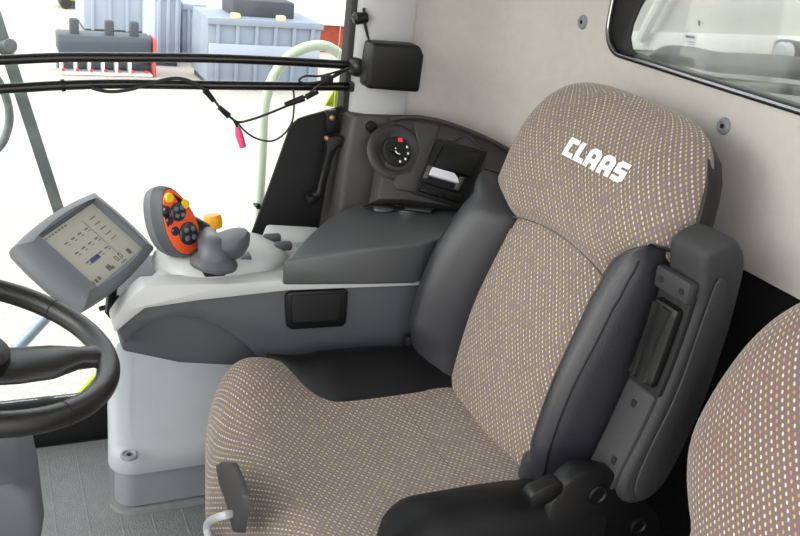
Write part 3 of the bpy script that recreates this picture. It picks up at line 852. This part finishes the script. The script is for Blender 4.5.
# lettering on the upper backrest
def surfw(a, v):
    W = Wd(v, a); s = a / W
    return bpt(s, v)[2]
LET = {
 'C': [[(0, 0), (.62, 0), (.62, .26), (.28, .26), (.28, .74), (.62, .74), (.62, 1), (0, 1)]],
 'L': [[(0, 0), (.60, 0), (.60, .26), (.28, .26), (.28, 1), (0, 1)]],
 'A': [[(0, 0), (.26, 0), (.26, .72), (.46, .72), (.46, .48), (.26, .48), (.26, .24), (.46, .24), (.46, 0), (.74, 0), (.74, .80), (.54, 1), (.18, 1), (0, .82)]],
 'S': [[(0, 0), (.46, 0), (.64, .18), (.64, .62), (.27, .62), (.27, .75), (.62, .75), (.62, 1), (.16, 1), (0, .84), (0, .38), (.37, .38), (.37, .25), (0, .25)]],
}
bm = bmesh.new(); x = 0
adv = {'C': .72, 'L': .68, 'A': .84, 'S': .70}
tot = sum(adv[c] for c in 'CLAAS') - .06
LW, LH, LV = .206, .041, .631
for ch in 'CLAAS':
    for poly in LET[ch]:
        t = bmesh.new(); vs = [t.verts.new((px_, py_, 0)) for px_, py_ in poly]; f = t.faces.new(vs); f.normal_update()
        bmesh.ops.triangulate(t, faces=[f]); 
        for _ in range(2): bmesh.ops.subdivide_edges(t, edges=t.edges[:], cuts=1, use_grid_fill=True)
        for v_ in t.verts:
            aa = -((x + v_.co.x) / tot - .5) * LW - .054; vv = LV + v_.co.y * LH
            v_.co = B(aa, vv, surfw(aa, vv) + .0022)
        merge(t, bm)
    x += adv[ch]
part('lettering', bm, 'white', BK, 'white block lettering', smooth=False)
# plastic wrap remnant on the top edge
# near-side hinge cover and recline lever
hc_ = [px(u, v, Y=1.115) for u, v in ((543, 536), (552, 505), (566, 486), (580, 474), (600, 470), (622, 476), (642, 494), (660, 515), (668, 540), (660, 580), (540, 580))]
HC = part('hinge_cover', slab(hc_, (0, .05, 0), .012), 'black', SE)
part('hinge_cap', lathe([(.022, 0), (.022, .004), (.018, .006), (.015, .003), (.001, .003)], frame(px(597, 494, Y=1.115), (1, 0, 0), (0, 0, -1)) if frame((0, 0, 0), (1, 0, 0), (0, 0, -1)).to_3x3().col[2].y < 0 else frame(px(597, 494, Y=1.115), (1, 0, 0), (0, 0, 1)), seg=24), 'black', HC)
part('hinge_cap', lathe([(.020, 0), (.020, .004), (.016, .006), (.013, .003), (.001, .003)], frame(px(638, 525, Y=1.115), (1, 0, 0), (0, 0, 1)), seg=24), 'black', HC)
lv = [px(u, v, Y=1.09) for u, v in ((530, 499), (534, 493), (548, 486), (560, 481), (565, 486), (563, 494), (552, 503), (536, 510), (531, 507))]
part('recline_lever', slab(lv, (0, .03, 0), .005), 'black', SE)
# belt buckle by the far corner
part('buckle', box(px(412, 350, Y=1.80), (.05, .03, .09), .008), 'black', SE)
part('buckle_tongue', box(px(425, 357, Y=1.79), (.012, .012, .022), .002), 'chrome', SE)

# ---- folded-up armrest (near side)
AR = Vector((0, 0, 0))
af = [(1.132, .968), (1.138, .940), (1.142, .885), (1.124, .74), (1.095, .62), (1.068, .53), (1.072, .49), (1.105, .462), (1.155, .468), (1.190, .52), (1.228, .66), (1.243, .80), (1.243, .92), (1.235, .975), (1.210, 1.008), (1.175, 1.015), (1.135, .995)]
# outline smoothed
def closed_cat(P, n=4):
    Q = [Vector((p[0], p[1], 0)) for p in P]; out = []; L = len(Q)
    for i in range(L):
        p0, p1, p2, p3 = Q[i - 1], Q[i], Q[(i + 1) % L], Q[(i + 2) % L]
        for k_ in range(n):
            t = k_ / n
            q = .5 * ((2 * p1) + (p2 - p0) * t + (2 * p0 - 5 * p1 + 4 * p2 - p3) * t * t + (3 * p1 - p0 - 3 * p2 + p3) * t ** 3)
            out.append((q.x, q.y))
    return out
ao = closed_cat(af)
def shrink(P, d):
    cx = sum(p[0] for p in P) / len(P); cz = sum(p[1] for p in P) / len(P); out = []
    n = len(P)
    for i in range(n):
        a, b_ = Vector(P[i - 1]), Vector(P[(i + 1) % n]); t = (b_ - a).normalized(); nn = Vector((-t.y, t.x))
        if nn.dot(Vector((cx, cz)) - Vector(P[i])) < 0: nn = -nn
        out.append((P[i][0] + nn.x * d, P[i][1] + nn.y * d))
    return out
AM = part('armrest', slab([(x, 1.10, z) for x, z in ao], (0, .10, 0), .022, seg=5), 'arm', SE, sharp=50)
AM['label'] = 'dark grey armrest folded upright'
# raised side pad contour on the near face
side = closed_cat([(1.158, .88), (1.140, .72), (1.106, .59), (1.095, .52), (1.11, .485), (1.15, .492), (1.18, .55), (1.208, .68), (1.218, .82), (1.20, .92), (1.17, .945)])
part('side_pad', slab([(x, 1.097, z) for x, z in side], (0, -.006, 0), .004), 'arm', AM)
# latch block and grip on the front face
def af_pt(z, y, off=0):  # front face of the armrest
    fx = [(.53, 1.068), (.62, 1.095), (.74, 1.124), (.885, 1.142), (.94, 1.138), (.985, 1.12)]
    for (z0, x0), (z1, x1) in zip(fx, fx[1:]):
        if z <= z1: return Vector((x0 + (x1 - x0) * (z - z0) / (z1 - z0) - off, y, z))
    return Vector((1.098 - off, y, z))
def fplate(zs, y0, y1, d0, d1, b, m_, nm, par, **k_):
    rr_ = []
    for z in zs:
        rr_.append([af_pt(z, y0, d0), af_pt(z, y1, d0), af_pt(z, y1, d1), af_pt(z, y0, d1)])
    return part(nm, loft(rr_, b=b), m_, par, **k_)
CV = fplate([.50, .56, .62, .70], 1.112, 1.192, -.01, .008, .006, 'arm', 'underside_cover', AM)
fplate([.70, .76, .82, .905], 1.108, 1.196, -.01, .006, .005, 'blackm', 'grip_recess', AM)
GR = fplate([.715, .735, .80, .86, .875], 1.118, 1.186, 0, .024, .009, 'black', 'grip', AM)
for zz in ((.730), (.862)):
    pass
bm = loft([[af_pt(z, 1.143 - h, .024), af_pt(z, 1.143 + h, .024), af_pt(z, 1.143 + h * .7, .029), af_pt(z, 1.143 - h * .7, .029)] for z, h in ((.722, .012), (.745, .009), (.80, .004), (.845, .009), (.868, .013))])
part('grip_rib', bm, 'black', GR)
part('grip_rib', loft([[af_pt(z, 1.174 - h, .024), af_pt(z, 1.174 + h, .024), af_pt(z, 1.174 + h * .7, .028), af_pt(z, 1.174 - h * .7, .028)] for z, h in ((.722, .009), (.745, .007), (.80, .004), (.845, .006), (.868, .010))]), 'black', GR)
LB = fplate([.89, .915, .935], 1.104, 1.20, 0, .022, .008, 'arm', 'latch_block', AM)
for y in (1.122, 1.180): part('screw_hole', lathe([(.0065, .0), (.0065, .0235), (.001, .0235)], frame(af_pt(.912, y), (0, 0, 1), (0, 1, 0)) if frame((0, 0, 0), (0, 0, 1), (0, 1, 0)).to_3x3().col[2].x < 0 else frame(af_pt(.912, y), (0, 1, 0), (0, 0, 1)), None, 14), 'blackm', LB)

part('screw_hole', box(af_pt(.665, 1.152, .0075), (.006, .012, .016), .002), 'blackm', CV)
part('screw_hole', box(af_pt(.552, 1.135, .0075), (.006, .012, .016), .001), 'blackm', CV)

# ================================================================== TRAINER SEAT (bottom right)
TS = empty('trainer_seat', (1.15, .68, .012))
tag(TS, 'second patterned cloth seat beside the driver seat, cut by the right edge', 'seat')
half = [(.0, 1.055), (.10, 1.045), (.195, 1.003), (.248, .948), (.283, .886), (.306, .82), (.322, .755), (.330, .70), (.327, .655), (.310, .612), (.285, .575), (.262, .545), (.255, .50), (.255, .40)]
tso = catmull([(y, z, 0) for y, z in half], 4)
def tsback():
    P = []; S = sgrid(48)
    n = 60
    zs = [.36 + (1.055 - .36) * math.sin(PI / 2 * i / n) for i in range(n + 1)]
    def wid(z):
        for p, q in zip(tso, tso[1:]):
            if q.y <= z <= p.y:
                f = (p.y - z) / max(1e-6, p.y - q.y); return p.x + (q.x - p.x) * f
        return tso[-1].x if z < .5 else .0
    for z in zs:
        row = []
        W = max(.001, wid(z))
        g = max(0, 1 - max(0, (z - .6) / .455) ** 4) ** .5
        for s in S:
            e = max(0, 1 - abs(s) ** 3.2) ** .5
            w = -.03 + .11 * e * g
            row.append((1.107 - w + .10 * (z - .5), .694 - s * W, z + .006))
        P.append(row)
    return gridsurf(P, arcuv(P, 25, 24))
TB = part('backrest', tsback(), 'fabric_b', TS, sharp=80)
bm = slab([(1.142 + .1 * (z - .5), .69 + y * .97, z) for y, z in half[1:]] + [(1.142 + .1 * (z - .5), .69 - y * .97, z) for y, z in half[1:][::-1]], (.05, 0, 0), .012)
part('back_shell', bm, 'black', TS)
part('seat_frame', box((1.2, .68, .2), (.20, .46, .38), .02), 'black', TS)
hb = [px(u, v, Y=.955) for u, v in ((697, 503), (706, 499), (714, 506), (717, 522), (716, 545), (706, 545), (703, 520))]
part('hinge', slab(hb, (0, .02, 0), .004), 'dgrey', TS)

# ================================================================== STEERING
SW = empty('steering_wheel', (-.05, 1.423, .774))
tag(SW, 'black leather-rimmed steering wheel with thick spokes at the left edge', 'steering wheel')
al, be = .258, -.145
nw = Vector((math.sin(al) * math.cos(be), math.sin(be) * math.sin(al), math.cos(al)))
WF = frame((-.05, 1.423, .774), Vector((0, 1, 0)).cross(nw), nw.cross(Vector((0, 1, 0)).cross(nw)))
RR = .225
bm = tube([WF @ Vector((RR * math.cos(2 * PI * i / 96), RR * math.sin(2 * PI * i / 96), 0)) for i in range(97)], .0195, seg=18)
part('rim', bm, 'wheel', SW)
bm = bmesh.new()
for deg in (49, -52, 130, 232):
    a = math.radians(deg)
    c_ = WF @ Vector((RR * math.cos(a), RR * math.sin(a), 0)); tdir = (WF.to_3x3() @ Vector((-math.sin(a), math.cos(a), 0)))
    rd = WF.to_3x3() @ Vector((math.cos(a), math.sin(a), 0)); nz_ = WF.to_3x3() @ Vector((0, 0, 1))
    part('rim_stitch', tube([c_ + (rd * math.cos(2 * PI * q / 20) + nz_ * math.sin(2 * PI * q / 20)) * .0192 for q in range(21)], .0013, None, 5), 'blackm', SW)
def spoke(deg, hw0, hw1):
    a = math.radians(deg); rings = []
    for f, hw, th_, dz in ((.0, hw0 * 1.1, .016, -.035), (.25, hw0, .018, -.030), (.55, hw0 * .9, .019, -.018), (.8, hw1, .018, -.006), (.93, hw1 * 1.1, .017, 0), (1.0, hw1 * 1.9, .013, 0)):
        r = .04 + (RR - .008 - .04) * f
        ring = []
        for q in range(14):
            b_ = 2 * PI * q / 14
            loc = Vector((r, hw * math.cos(b_), dz + th_ * math.sin(b_)))
            loc.rotate(Matrix.Rotation(a, 3, 'Z')); ring.append(WF @ loc)
        rings.append(ring)
    return loft(rings)
# spoke directions: +x of the wheel frame points to the driver
for deg in (4, 126, 250):
    part('spoke', spoke(deg, .052, .024), 'wheel', SW)
part('hub', lathe([(.001, .012), (.05, .010), (.07, -.004), (.075, -.03), (.06, -.07), (.04, -.09)], WF, seg=32), 'black', SW)
SCn = empty('steering_column', (-.04, 1.40, .012))
tag(SCn, 'grey plastic steering column cover standing on the floor below the wheel', 'steering column')
def colring(z, x0, x1, y0, y1, r=.03):
    return [((x0 + x1) / 2 + x, (y0 + y1) / 2 + y, z) for x, y in rrect(x1 - x0, y1 - y0, r, 4)]
part('upper_cover', loft([colring(.36, -.25, .030, 1.29, 1.51), colring(.50, -.25, .052, 1.29, 1.52), colring(.555, -.25, .045, 1.30, 1.51), colring(.575, -.24, .02, 1.31, 1.49)], b=0), 'column', SCn)
part('lower_cover', loft([colring(.012, -.28, -.08, 1.28, 1.46), colring(.20, -.26, -.03, 1.285, 1.48), colring(.37, -.25, .020, 1.295, 1.50)]), 'column', SCn)
part('shaft', tube([(-.10, 1.41, .55), WF @ Vector((0, 0, -.07))], .04, seg=18), 'black', SCn)

# ================================================================== THINGS ON THE SIDE WINDOW
def bar(pts, label):
    P = [px(u, v, Y=2.215) for u, v in pts]
    first = P[0] + (P[0] - P[1]) * 1.2
    root = tag(finish('guard_bar', tube([first] + P, .0115, smooth=6, seg=14), 'gloss'), label, 'bar', 'black bars across the side window')
    return root
b1 = bar([(0, 60), (60, 57.5), (120, 57.5), (200, 58), (280, 61), (340, 64.5), (358, 66)], 'upper of the two glossy black bars across the side window')
b2 = bar([(0, 89), (60, 85.5), (120, 84), (200, 85), (280, 86), (345, 86.5), (358, 87)], 'lower of the two glossy black bars across the side window')
part('clip_ring', tube([px(61, 85.5, Y=2.215), px(65, 85.2, Y=2.215)], .0145, seg=14), 'black', b2)
part('end_mount', lathe([(.001, .03), (.014, .028), (.022, .018), (.026, 0), (.026, -.02)], frame(px(357, 67, Y=2.20), (1, 0, 0), (0, 0, 1)), seg=20, sx=.8), 'black', b1)
part('end_mount', box(px(355, 86, Y=2.215), (.04, .035, .028), .006), 'black', b2)
# cables
def wire(pts, r, nm='wire', par=None, m_='rubber', Y=2.19, jit=0):
    P = [px(u, v, Y=Y + (jit * math.sin(i * 1.7))) for i, (u, v) in enumerate(pts)]
    bm = tube(P, r, smooth=6, seg=7)
    return part(nm, bm, m_, par) if par else bm
CB = empty('audio_cable', px(330, 75, Y=2.19))
tag(CB, 'tangled thin black cable with a pink plug hanging from the window bars', 'cable')
wire([(352, 68), (342, 71), (330, 78), (318, 86), (305, 97), (296, 102), (270, 113), (250, 120), (238, 122), (230, 117), (222, 110), (214, 100), (206, 91)], .0032, 'wire', CB, jit=.012)
wire([(349, 68), (336, 72), (320, 76), (306, 76), (299, 80), (304, 83), (318, 82), (332, 78), (346, 70)], .0028, 'wire', CB, jit=.01)
wire([(236, 121), (246, 132), (258, 139), (272, 141), (284, 134), (292, 122), (294, 108), (294, 95), (293, 89)], .0025, 'wire', CB)
wire([(234, 120), (237, 126), (238, 129)], .0035, 'wire', CB)
part('plug', tube([px(285, 105, Y=2.19), px(304, 98, Y=2.19)], [.007, .009], seg=10), 'black', CB)
part('plug', tube([px(306, 97, Y=2.19), px(318, 92, Y=2.19)], [.008, .005], seg=10), 'black', CB)
part('plug', tube([px(205, 90, Y=2.19), px(214, 101, Y=2.19)], [.008, .006], seg=10), 'black', CB)
part('plug', tube([px(219, 107, Y=2.19), px(229, 116, Y=2.19)], [.006, .008], seg=10), 'black', CB)
part('junction', box(px(327, 79, Y=2.18), (.03, .02, .02), .004), 'black', CB)
part('pink_plug', tube([px(237.5, 127, Y=2.19), px(239, 134, Y=2.19), px(243, 147, Y=2.19)], [.006, .010, .009], seg=12), 'pink', CB, 'pink plug')
whole('loose_cable', wire([(92, 88), (104, 91), (116, 91.5), (132, 89), (150, 83.5), (168, 79), (180, 78.5), (192, 82), (205, 90)], .0042, Y=2.185), 'rubber', 'loose black cable looped around the lower window bar', 'cable')
# window latch on the shield
WL = empty('window_latch', px(330, 150, Y=2.20))
tag(WL, 'black window latch with bent lever on the shield beside the pillar', 'latch')
part('bracket', slab([px(u, v, Y=2.21) for u, v in ((326, 111), (338, 110), (339, 133), (327, 134))], (0, .02, 0), .004), 'black', WL)
lp = [px(u, v, Y=2.185) for u, v in ((327, 138), (338, 136), (347, 138), (348, 145), (338, 148), (333, 160), (328, 180), (323, 200), (309, 205), (307, 196), (318, 192), (323, 168), (327, 152))]
part('lever', slab(lp, (0, .02, 0), .005), 'black', WL)
part('lever_knob', lathe([(.001, .012), (.012, .010), (.014, -.012)], frame(px(311, 200, Y=2.18), (1, 0, 0), (0, 0, 1)), seg=16), 'black', WL)
for u, v in ((332, 118), (327, 138.5), (348, 141)):
    part('screw', lathe([(.001, .008), (.006, .007), (.008, 0)], frame(px(u, v, Y=2.186), (1, 0, 0), (0, 0, 1)) if frame((0, 0, 0), (1, 0, 0), (0, 0, 1)).to_3x3().col[2].y < 0 else frame(px(u, v, Y=2.186), (0, 0, 1), (1, 0, 0)), seg=12), 'brass', WL, 'brass screw')
# black box on the pillar
bx_ = [px(u, v, Y=2.115) for u, v in ((367, 89), (370, 60), (373, 43), (421, 46), (425, 56), (420, 93))]
bm = slab(bx_, (0, .062, 0), .010, seg=3)
whole('blind_housing', bm, 'black', 'black rounded box mounted on the grey pillar near the roof', 'box')
# hook knob at the pillar
kf = frame(px(362, 20, Y=2.18), (0, 0, 1), (0, 1, 0))
HK = empty('pillar_knob', px(362, 20, Y=2.18))
tag(HK, 'small black knob fixed beside the pillar above the window bars', 'knob')
part('knob_head', tube([px(353, 20, Y=2.18), px(356, 18.5, Y=2.18), px(367, 17.5, Y=2.18)], [.010, .016, .013], seg=14), 'black', HK)
part('strap', tube([px(364, 8, Y=2.185), px(365, 24, Y=2.185), px(369, 40, Y=2.185)], .004, seg=6, smooth=3), 'black', HK)

# studs in the rear wall
for (u, v), lab in (((583, 22), 'round grey button in the rear wall left of the window'), ((724, 126), 'round grey button in the rear wall under the window, right of the headrest')):
    c_ = px(u, v, X=1.399)
    sf = frame(c_, (0, 1, 0), (0, 0, 1))
    if sf.to_3x3().col[2].x > 0: sf = frame(c_, (0, 0, 1), (0, 1, 0))
    st = empty('wall_button', c_); tag(st, lab, 'button', 'buttons in the rear wall')
    part('disc', lathe([(.018, -.004), (.018, .002), (.015, .006), (.010, .007), (.008, .005), (.001, .005)], sf, seg=28), 'mgrey2', st)
    part('centre_hole', lathe([(.005, .003), (.005, .0065), (.001, .0065)], sf, seg=12), 'blackm', st)

# ================================================================== OUTSIDE, right of the cab
GZ = -2.2
mt = mat('paving', (160, 152, 141), .9); h = N(mt); nt = mt.node_tree
tc = h.new('ShaderNodeTexCoord'); br = h.new('ShaderNodeTexBrick'); br.inputs['Scale'].default_value = 3.2
br.inputs['Color1'].default_value = lin((193, 186, 175)); br.inputs['Color2'].default_value = lin((184, 176, 164)); br.inputs['Mortar'].default_value = lin((158, 151, 140))
br.inputs['Mortar Size'].default_value = .02
mp = h.new('ShaderNodeMapping'); mp.inputs['Rotation'].default_value = (0, 0, .7)
nt.links.new(tc.outputs['Object'], mp.inputs[0]); nt.links.new(mp.outputs[0], br.inputs['Vector']); nt.links.new(br.outputs['Color'], nt.nodes['Principled BSDF'].inputs['Base Color'])
M['paving'] = mt
bm = box((10, 30, GZ - .05), (160, 140, .1))
struct(finish('ground', bm, 'paving', smooth=False))

def cont(name, u0, u1, vb, vt, depth, m_, label, ribs=5, cat='container', group='containers on the yard'):
    """closed steel container standing on the yard: seen span u0..u1, foot at row vb, top at row vt"""
    a = px(u0, vb, Z=GZ); Y0 = a.y
    x0, x1 = a.x, px(u1, vb, Y=Y0).x
    zt = px((u0 + u1) / 2, vt, Y=Y0).z
    r = empty(name, ((x0 + x1) / 2, Y0, GZ)); tag(r, label, cat, group)
    H = zt - GZ
    part('shell', box(((x0 + x1) / 2, Y0 + depth / 2, GZ + .12 + (H - .12) / 2), (x1 - x0, depth, H - .12), .03), m_, r)
    for i in range(ribs):
        xx = x0 + (x1 - x0) * (i + .5) / ribs
        part('rib', box((xx, Y0 - .03, GZ + H * .5), (.07, .06, H * .82), .01), m_, r)
    part('skid', box(((x0 + x1) / 2, Y0 + depth / 2, GZ + .06), (x1 - x0 - .1, depth - .1, .12), .01), 'contd', r)
    part('top_rail', box(((x0 + x1) / 2, Y0 - .02, zt - .06), (x1 - x0 + .04, .10, .12), .01), m_, r)
    return r, x0, x1, Y0, zt
# far big ones first
cont('steel_container', 84, 152, 34, -14, 2, 'contl', 'pale blue container farthest left behind the slatted attachment', 4)
cont('steel_container', 154, 180, 66, -8, 1.5, 'contl', 'pale blue container directly right of the slatted attachment', 3)
r, x0, x1, Y0, zt = cont('steel_container', 206, 317, 88, 20, 1.4, 'cont', 'broad blue-grey container with a white band, seen behind the hanging cable', 6)
part('white_band', box(((x0 + x1) / 2, Y0 - .05, GZ + (zt - GZ) * .55), ((x1 - x0) * .98, .10, .26), .02), 'contl', r)
part('lid_box', box((x0 + (x1 - x0) * .52, Y0 + .8, zt + .15), ((x1 - x0) * .55, .9, .32), .03), 'contd', r)
for f in (.12, .52):
    part('top_lamp', box((x0 + (x1 - x0) * (f + .12), Y0 + .1, zt + .04), (.18, .16, .10), .03), 'lampy', r)
cont('steel_container', 182, 203, 62, 4, 1.5, 'contl', 'narrow pale blue container touching the left side of the broad container', 2)
# header attachment with pale bars
a = px(59, 74, Z=GZ); Y0 = a.y; x0 = a.x; x1 = px(152, 76, Y=Y0).x
zt = px(100, 36, Y=Y0).z; zm = px(100, 60, Y=Y0).z
HD = empty('harvest_attachment', ((x0 + x1) / 2, Y0, GZ))
tag(HD, 'dark blue slatted farm attachment standing on the yard behind the bars', 'farm attachment')
part('beam', box(((x0 + x1) / 2, Y0 + .3, (zt + zm) / 2 + .05), (x1 - x0, .6, zt - zm - .1), .04), 'mach', HD)
part('back_plate', box(((x0 + x1) / 2, Y0 + .45, (GZ + zm) / 2), (x1 - x0, .3, zm - GZ), .02), 'mach', HD)
for i in range(6):
    part('divider', box((x0 + (x1 - x0) * (i * .145 + .03), Y0 + .1, (GZ + zm) / 2 + .03), (.045, .35, zm - GZ - .06), .012), 'white', HD, 'white divider')
part('rail', box(((x0 + x1) / 2, Y0 + .1, GZ + .03), (x1 - x0, .4, .04), .01), 'tankl', HD)
part('end_plate', box((x1 + .04, Y0 + .2, (GZ + zt) / 2), (.05, .6, zt - GZ), .02), 'redp', HD, 'red end plate')
for f in (.18, .55, .82):
    part('coupling', box((x0 + (x1 - x0) * f, Y0 + .2, zt + .12), (.16, .2, .30), .03), 'contd', HD)
for i in range(7): part('marker', box((x0 + (x1 - x0) * (.04 + i * .148), Y0 - .12, GZ + .11), (.06, .05, .05), .012), 'red', HD, 'red marker')
# lime machine
a = px(62, 9, Z=GZ); 
LM = empty('lime_machine', a); tag(LM, 'lime green machine far across the yard at the upper left', 'machine')
part('hood', box(a + Vector((.40, .5, .40)), (1.0, .8, .42), .10), 'lime', LM)
part('chassis', box(a + Vector((.40, .5, .16)), (.9, .7, .16), .03), 'contd', LM)
for dx in (.1, .7): part('wheel', lathe([(.001, .06), (.13, .06), (.15, .03), (.15, -.03), (.13, -.06), (.001, -.06)], frame(a + Vector((dx, .06, .15)), (1, 0, 0), (0, 0, 1))), 'rubber', LM)
# brick wall/building and white hall
a = px(318, 52, Z=GZ)
BW = empty('brick_building', a + Vector((1, 1, 0))); tag(BW, 'low red brick building beyond the containers beside the pillar', 'building')
zt = px(335, 25, Y=a.y).z
part('wall', box(a + Vector((2.6, 2, (zt - GZ) / 2)), (5.4, 4, zt - GZ), .02), 'brick', BW)
part('roof_edge', box(a + Vector((2.6, 2, zt - GZ + .1)), (5.7, 4.3, .2), .02), 'white', BW)
# pale tubular arch and lime plate right outside the glass
AP = empty('outer_handrail', px(268, 200, Y=2.40)); tag(AP, 'pale green tubular arch rail standing just outside the side window', 'handrail')
arch = [(236, 420), (250, 300), (258, 220), (262, 150), (264, 110), (272, 80), (288, 58), (308, 47), (328, 47), (344, 60), (352, 84), (355, 115), (358, 170)]
part('arch_tube', tube([px(u, v, Y=2.40) for u, v in arch], .0145, smooth=6, seg=12), 'pale', AP)
part('arch_plate', slab([px(u, v, Y=2.40) for u, v in ((346, 70), (337, 86), (325, 106), (340, 108), (356, 104), (356, 80))], (0, .012, 0), .002), 'lime', AP, 'lime green plate')
part('bolt', lathe([(.001, .01), (.008, .008), (.009, -.02)], frame(px(258, 206, Y=2.385), (1, 0, 0), (0, 0, 1)), seg=10), 'black', AP)
# mirror bracket at far left
GB = empty('mirror_bracket', px(57, 205, Y=2.5)); tag(GB, 'grey square steel bar with clamp slanting outside the window at the left', 'bracket')
d_ = (px(57, 205, Y=2.5) - px(0, 30, Y=2.5)); p0 = px(0, 30, Y=2.5) - d_ * .5; p1 = px(57, 205, Y=2.5) + d_ * .25
part('square_bar', tube([p0, p1], .021, seg=4), 'steel', GB)
part('clamp', lathe([(.001, .024), (.014, .024), (.017, .018), (.017, -.018), (.014, -.024), (.001, -.024)], frame(px(10, 46, Y=2.47), (0, .3, 1), (1, 0, 0)), seg=16), 'steel', GB)
part('clamp_arm', tube([px(-8, 50, Y=2.47), px(12, 44, Y=2.47)], .014, seg=10), 'steel', GB)
whole('mirror_hoop', tube([px(u, v, Y=2.46) for u, v in ((-40, 60), (-10, 72), (4, 92), (9.5, 115), (6, 135), (-4, 150), (-30, 165))], .0105, smooth=6, seg=12), 'steel', 'grey curved tube hoop at the left edge outside the window', 'mirror frame')
q0, q1 = px(52, 311, Y=2.5), px(12, 354, Y=2.5)
whole('ladder_rail', tube([q0 + (q0 - q1) * 1.0, q1 + (q1 - q0) * 1.2], .0165, seg=12), 'bsteel', 'pale blue steel rail outside the glass, between steering wheel and terminal', 'handrail')
e0, e1 = px(126, 341, Y=2.32), px(70, 404, Y=2.32)
bm = slab([e0, e1, e1 + Vector((.0, .0, -.022)), e0 + Vector((0, 0, -.022))], (0, .02, 0), .004)
whole('lime_fender', bm, 'lime', 'lime green painted edge outside the glass, below the terminal and left of the console', 'fender')

# ================================================================== OUTSIDE, behind the rear window (grain tank)
GT = empty('grain_tank', (2.3, 1.2, .9)); tag(GT, 'weathered grey grain tank wall seen through the rear window', 'tank')
TX = 2.3
part('tank_wall', box((TX + .05, .9, 1.35), (.10, 4.0, 1.7), .01), 'tank', GT)
zb_ = px(720, 44, X=TX - .02).z
part('band', slab([px(u, v, X=TX - .001) for u, v in ((596, 30), (820, 37), (820, 58), (596, 48))], (-.02, 0, 0), .003), 'tankl', GT, 'pale band')
part('lime_strip', slab([px(u, v, X=TX - .12) for u, v in ((716, 52), (850, 58), (850, 64), (716, 57))], (-.01, 0, 0), .002), 'lime', GT, 'lime strip')
part('lower_deck', slab([(TX, -1.0, px(640, 60, X=TX).z), (TX, 2.9, px(640, 52, X=TX).z), (1.75, 2.9, .95), (1.75, -1.0, .95)], (0, 0, -.04), .01), 'mud', GT)
part('strut', tube([px(668, -12, X=2.25), px(640, 40, X=2.25)], .02, seg=8), 'tankl', GT)
HS = whole('hose', tube([px(u, v, X=1.95) for u, v in ((655, 62), (668, 55), (690, 57), (715, 62), (745, 64), (775, 66), (830, 72))], .030, smooth=6, seg=12), 'hose', 'thick dark hose running behind the rear window glass', 'hose')
HS2 = whole('guard_plate', slab([px(u, v, X=1.9) for u, v in ((640, 82), (700, 76), (760, 82), (830, 88), (830, 100), (760, 92), (690, 88))], (.05, 0, 0), .01), 'hose', 'flat dark guard below the hose behind the rear window', 'guard')
WLm = empty('work_lamp', px(785, 55, X=2.05)); tag(WLm, 'round work lamp behind the rear window at the right', 'lamp')
lf = frame(px(786, 53, X=2.05), (0, 1, 0), (0, 0, 1))
if lf.to_3x3().col[2].x > 0: lf = frame(px(786, 53, X=2.05), (0, 0, 1), (0, 1, 0))
part('lamp_body', box(px(788, 53, X=2.10), (.07, .07, .07), .015), 'hose', WLm)
part('lamp_lens', lathe([(.030, .0), (.030, .02), (.024, .026), (.001, .028)], lf, seg=24), 'lamp', WLm)

# ================================================================== LIGHT
w = bpy.data.worlds.new('sky'); scn.world = w; w.use_nodes = True
bg = w.node_tree.nodes['Background']
h = N(w); nt = w.node_tree
tc = h.new('ShaderNodeTexCoord'); sp = h.new('ShaderNodeSeparateXYZ'); nt.links.new(tc.outputs['Generated'], sp.inputs[0])
mr = h.new('ShaderNodeMapRange'); mr.inputs['From Min'].default_value = -.1; mr.inputs['From Max'].default_value = .8
nt.links.new(sp.outputs[2], mr.inputs['Value'])
nt.links.new(h.mix(mr.outputs['Result'], (1, .985, .96, 1), (.86, .92, 1, 1)), bg.inputs['Color'])
bg.inputs['Strength'].default_value = 1.35
sl_ = bpy.data.lights.new('sun', 'SUN'); sl_.energy = 1.6; sl_.angle = math.radians(50); sl_.color = (1, .97, .92)
so = bpy.data.objects.new('sun', sl_); COL.objects.link(so)
so.rotation_euler = (Vector((.85, .10, -.45)).normalized()).to_track_quat('-Z', 'Y').to_euler()

# ------------------------------------------------------------------ bring to real size
for me in bpy.data.meshes: me.transform(Matrix.Scale(SC, 4))
for o in COL.objects:
    if o is camo or o is so: continue
    if '_base' in o.keys(): del o['_base']
    o.location = o.location * SC

vs = scn.view_settings
scn.display_settings.display_device = 'sRGB'
vs.view_transform = 'Standard'; vs.look = 'None'; vs.exposure = .98; vs.gamma = 1; vs.use_curve_mapping = False
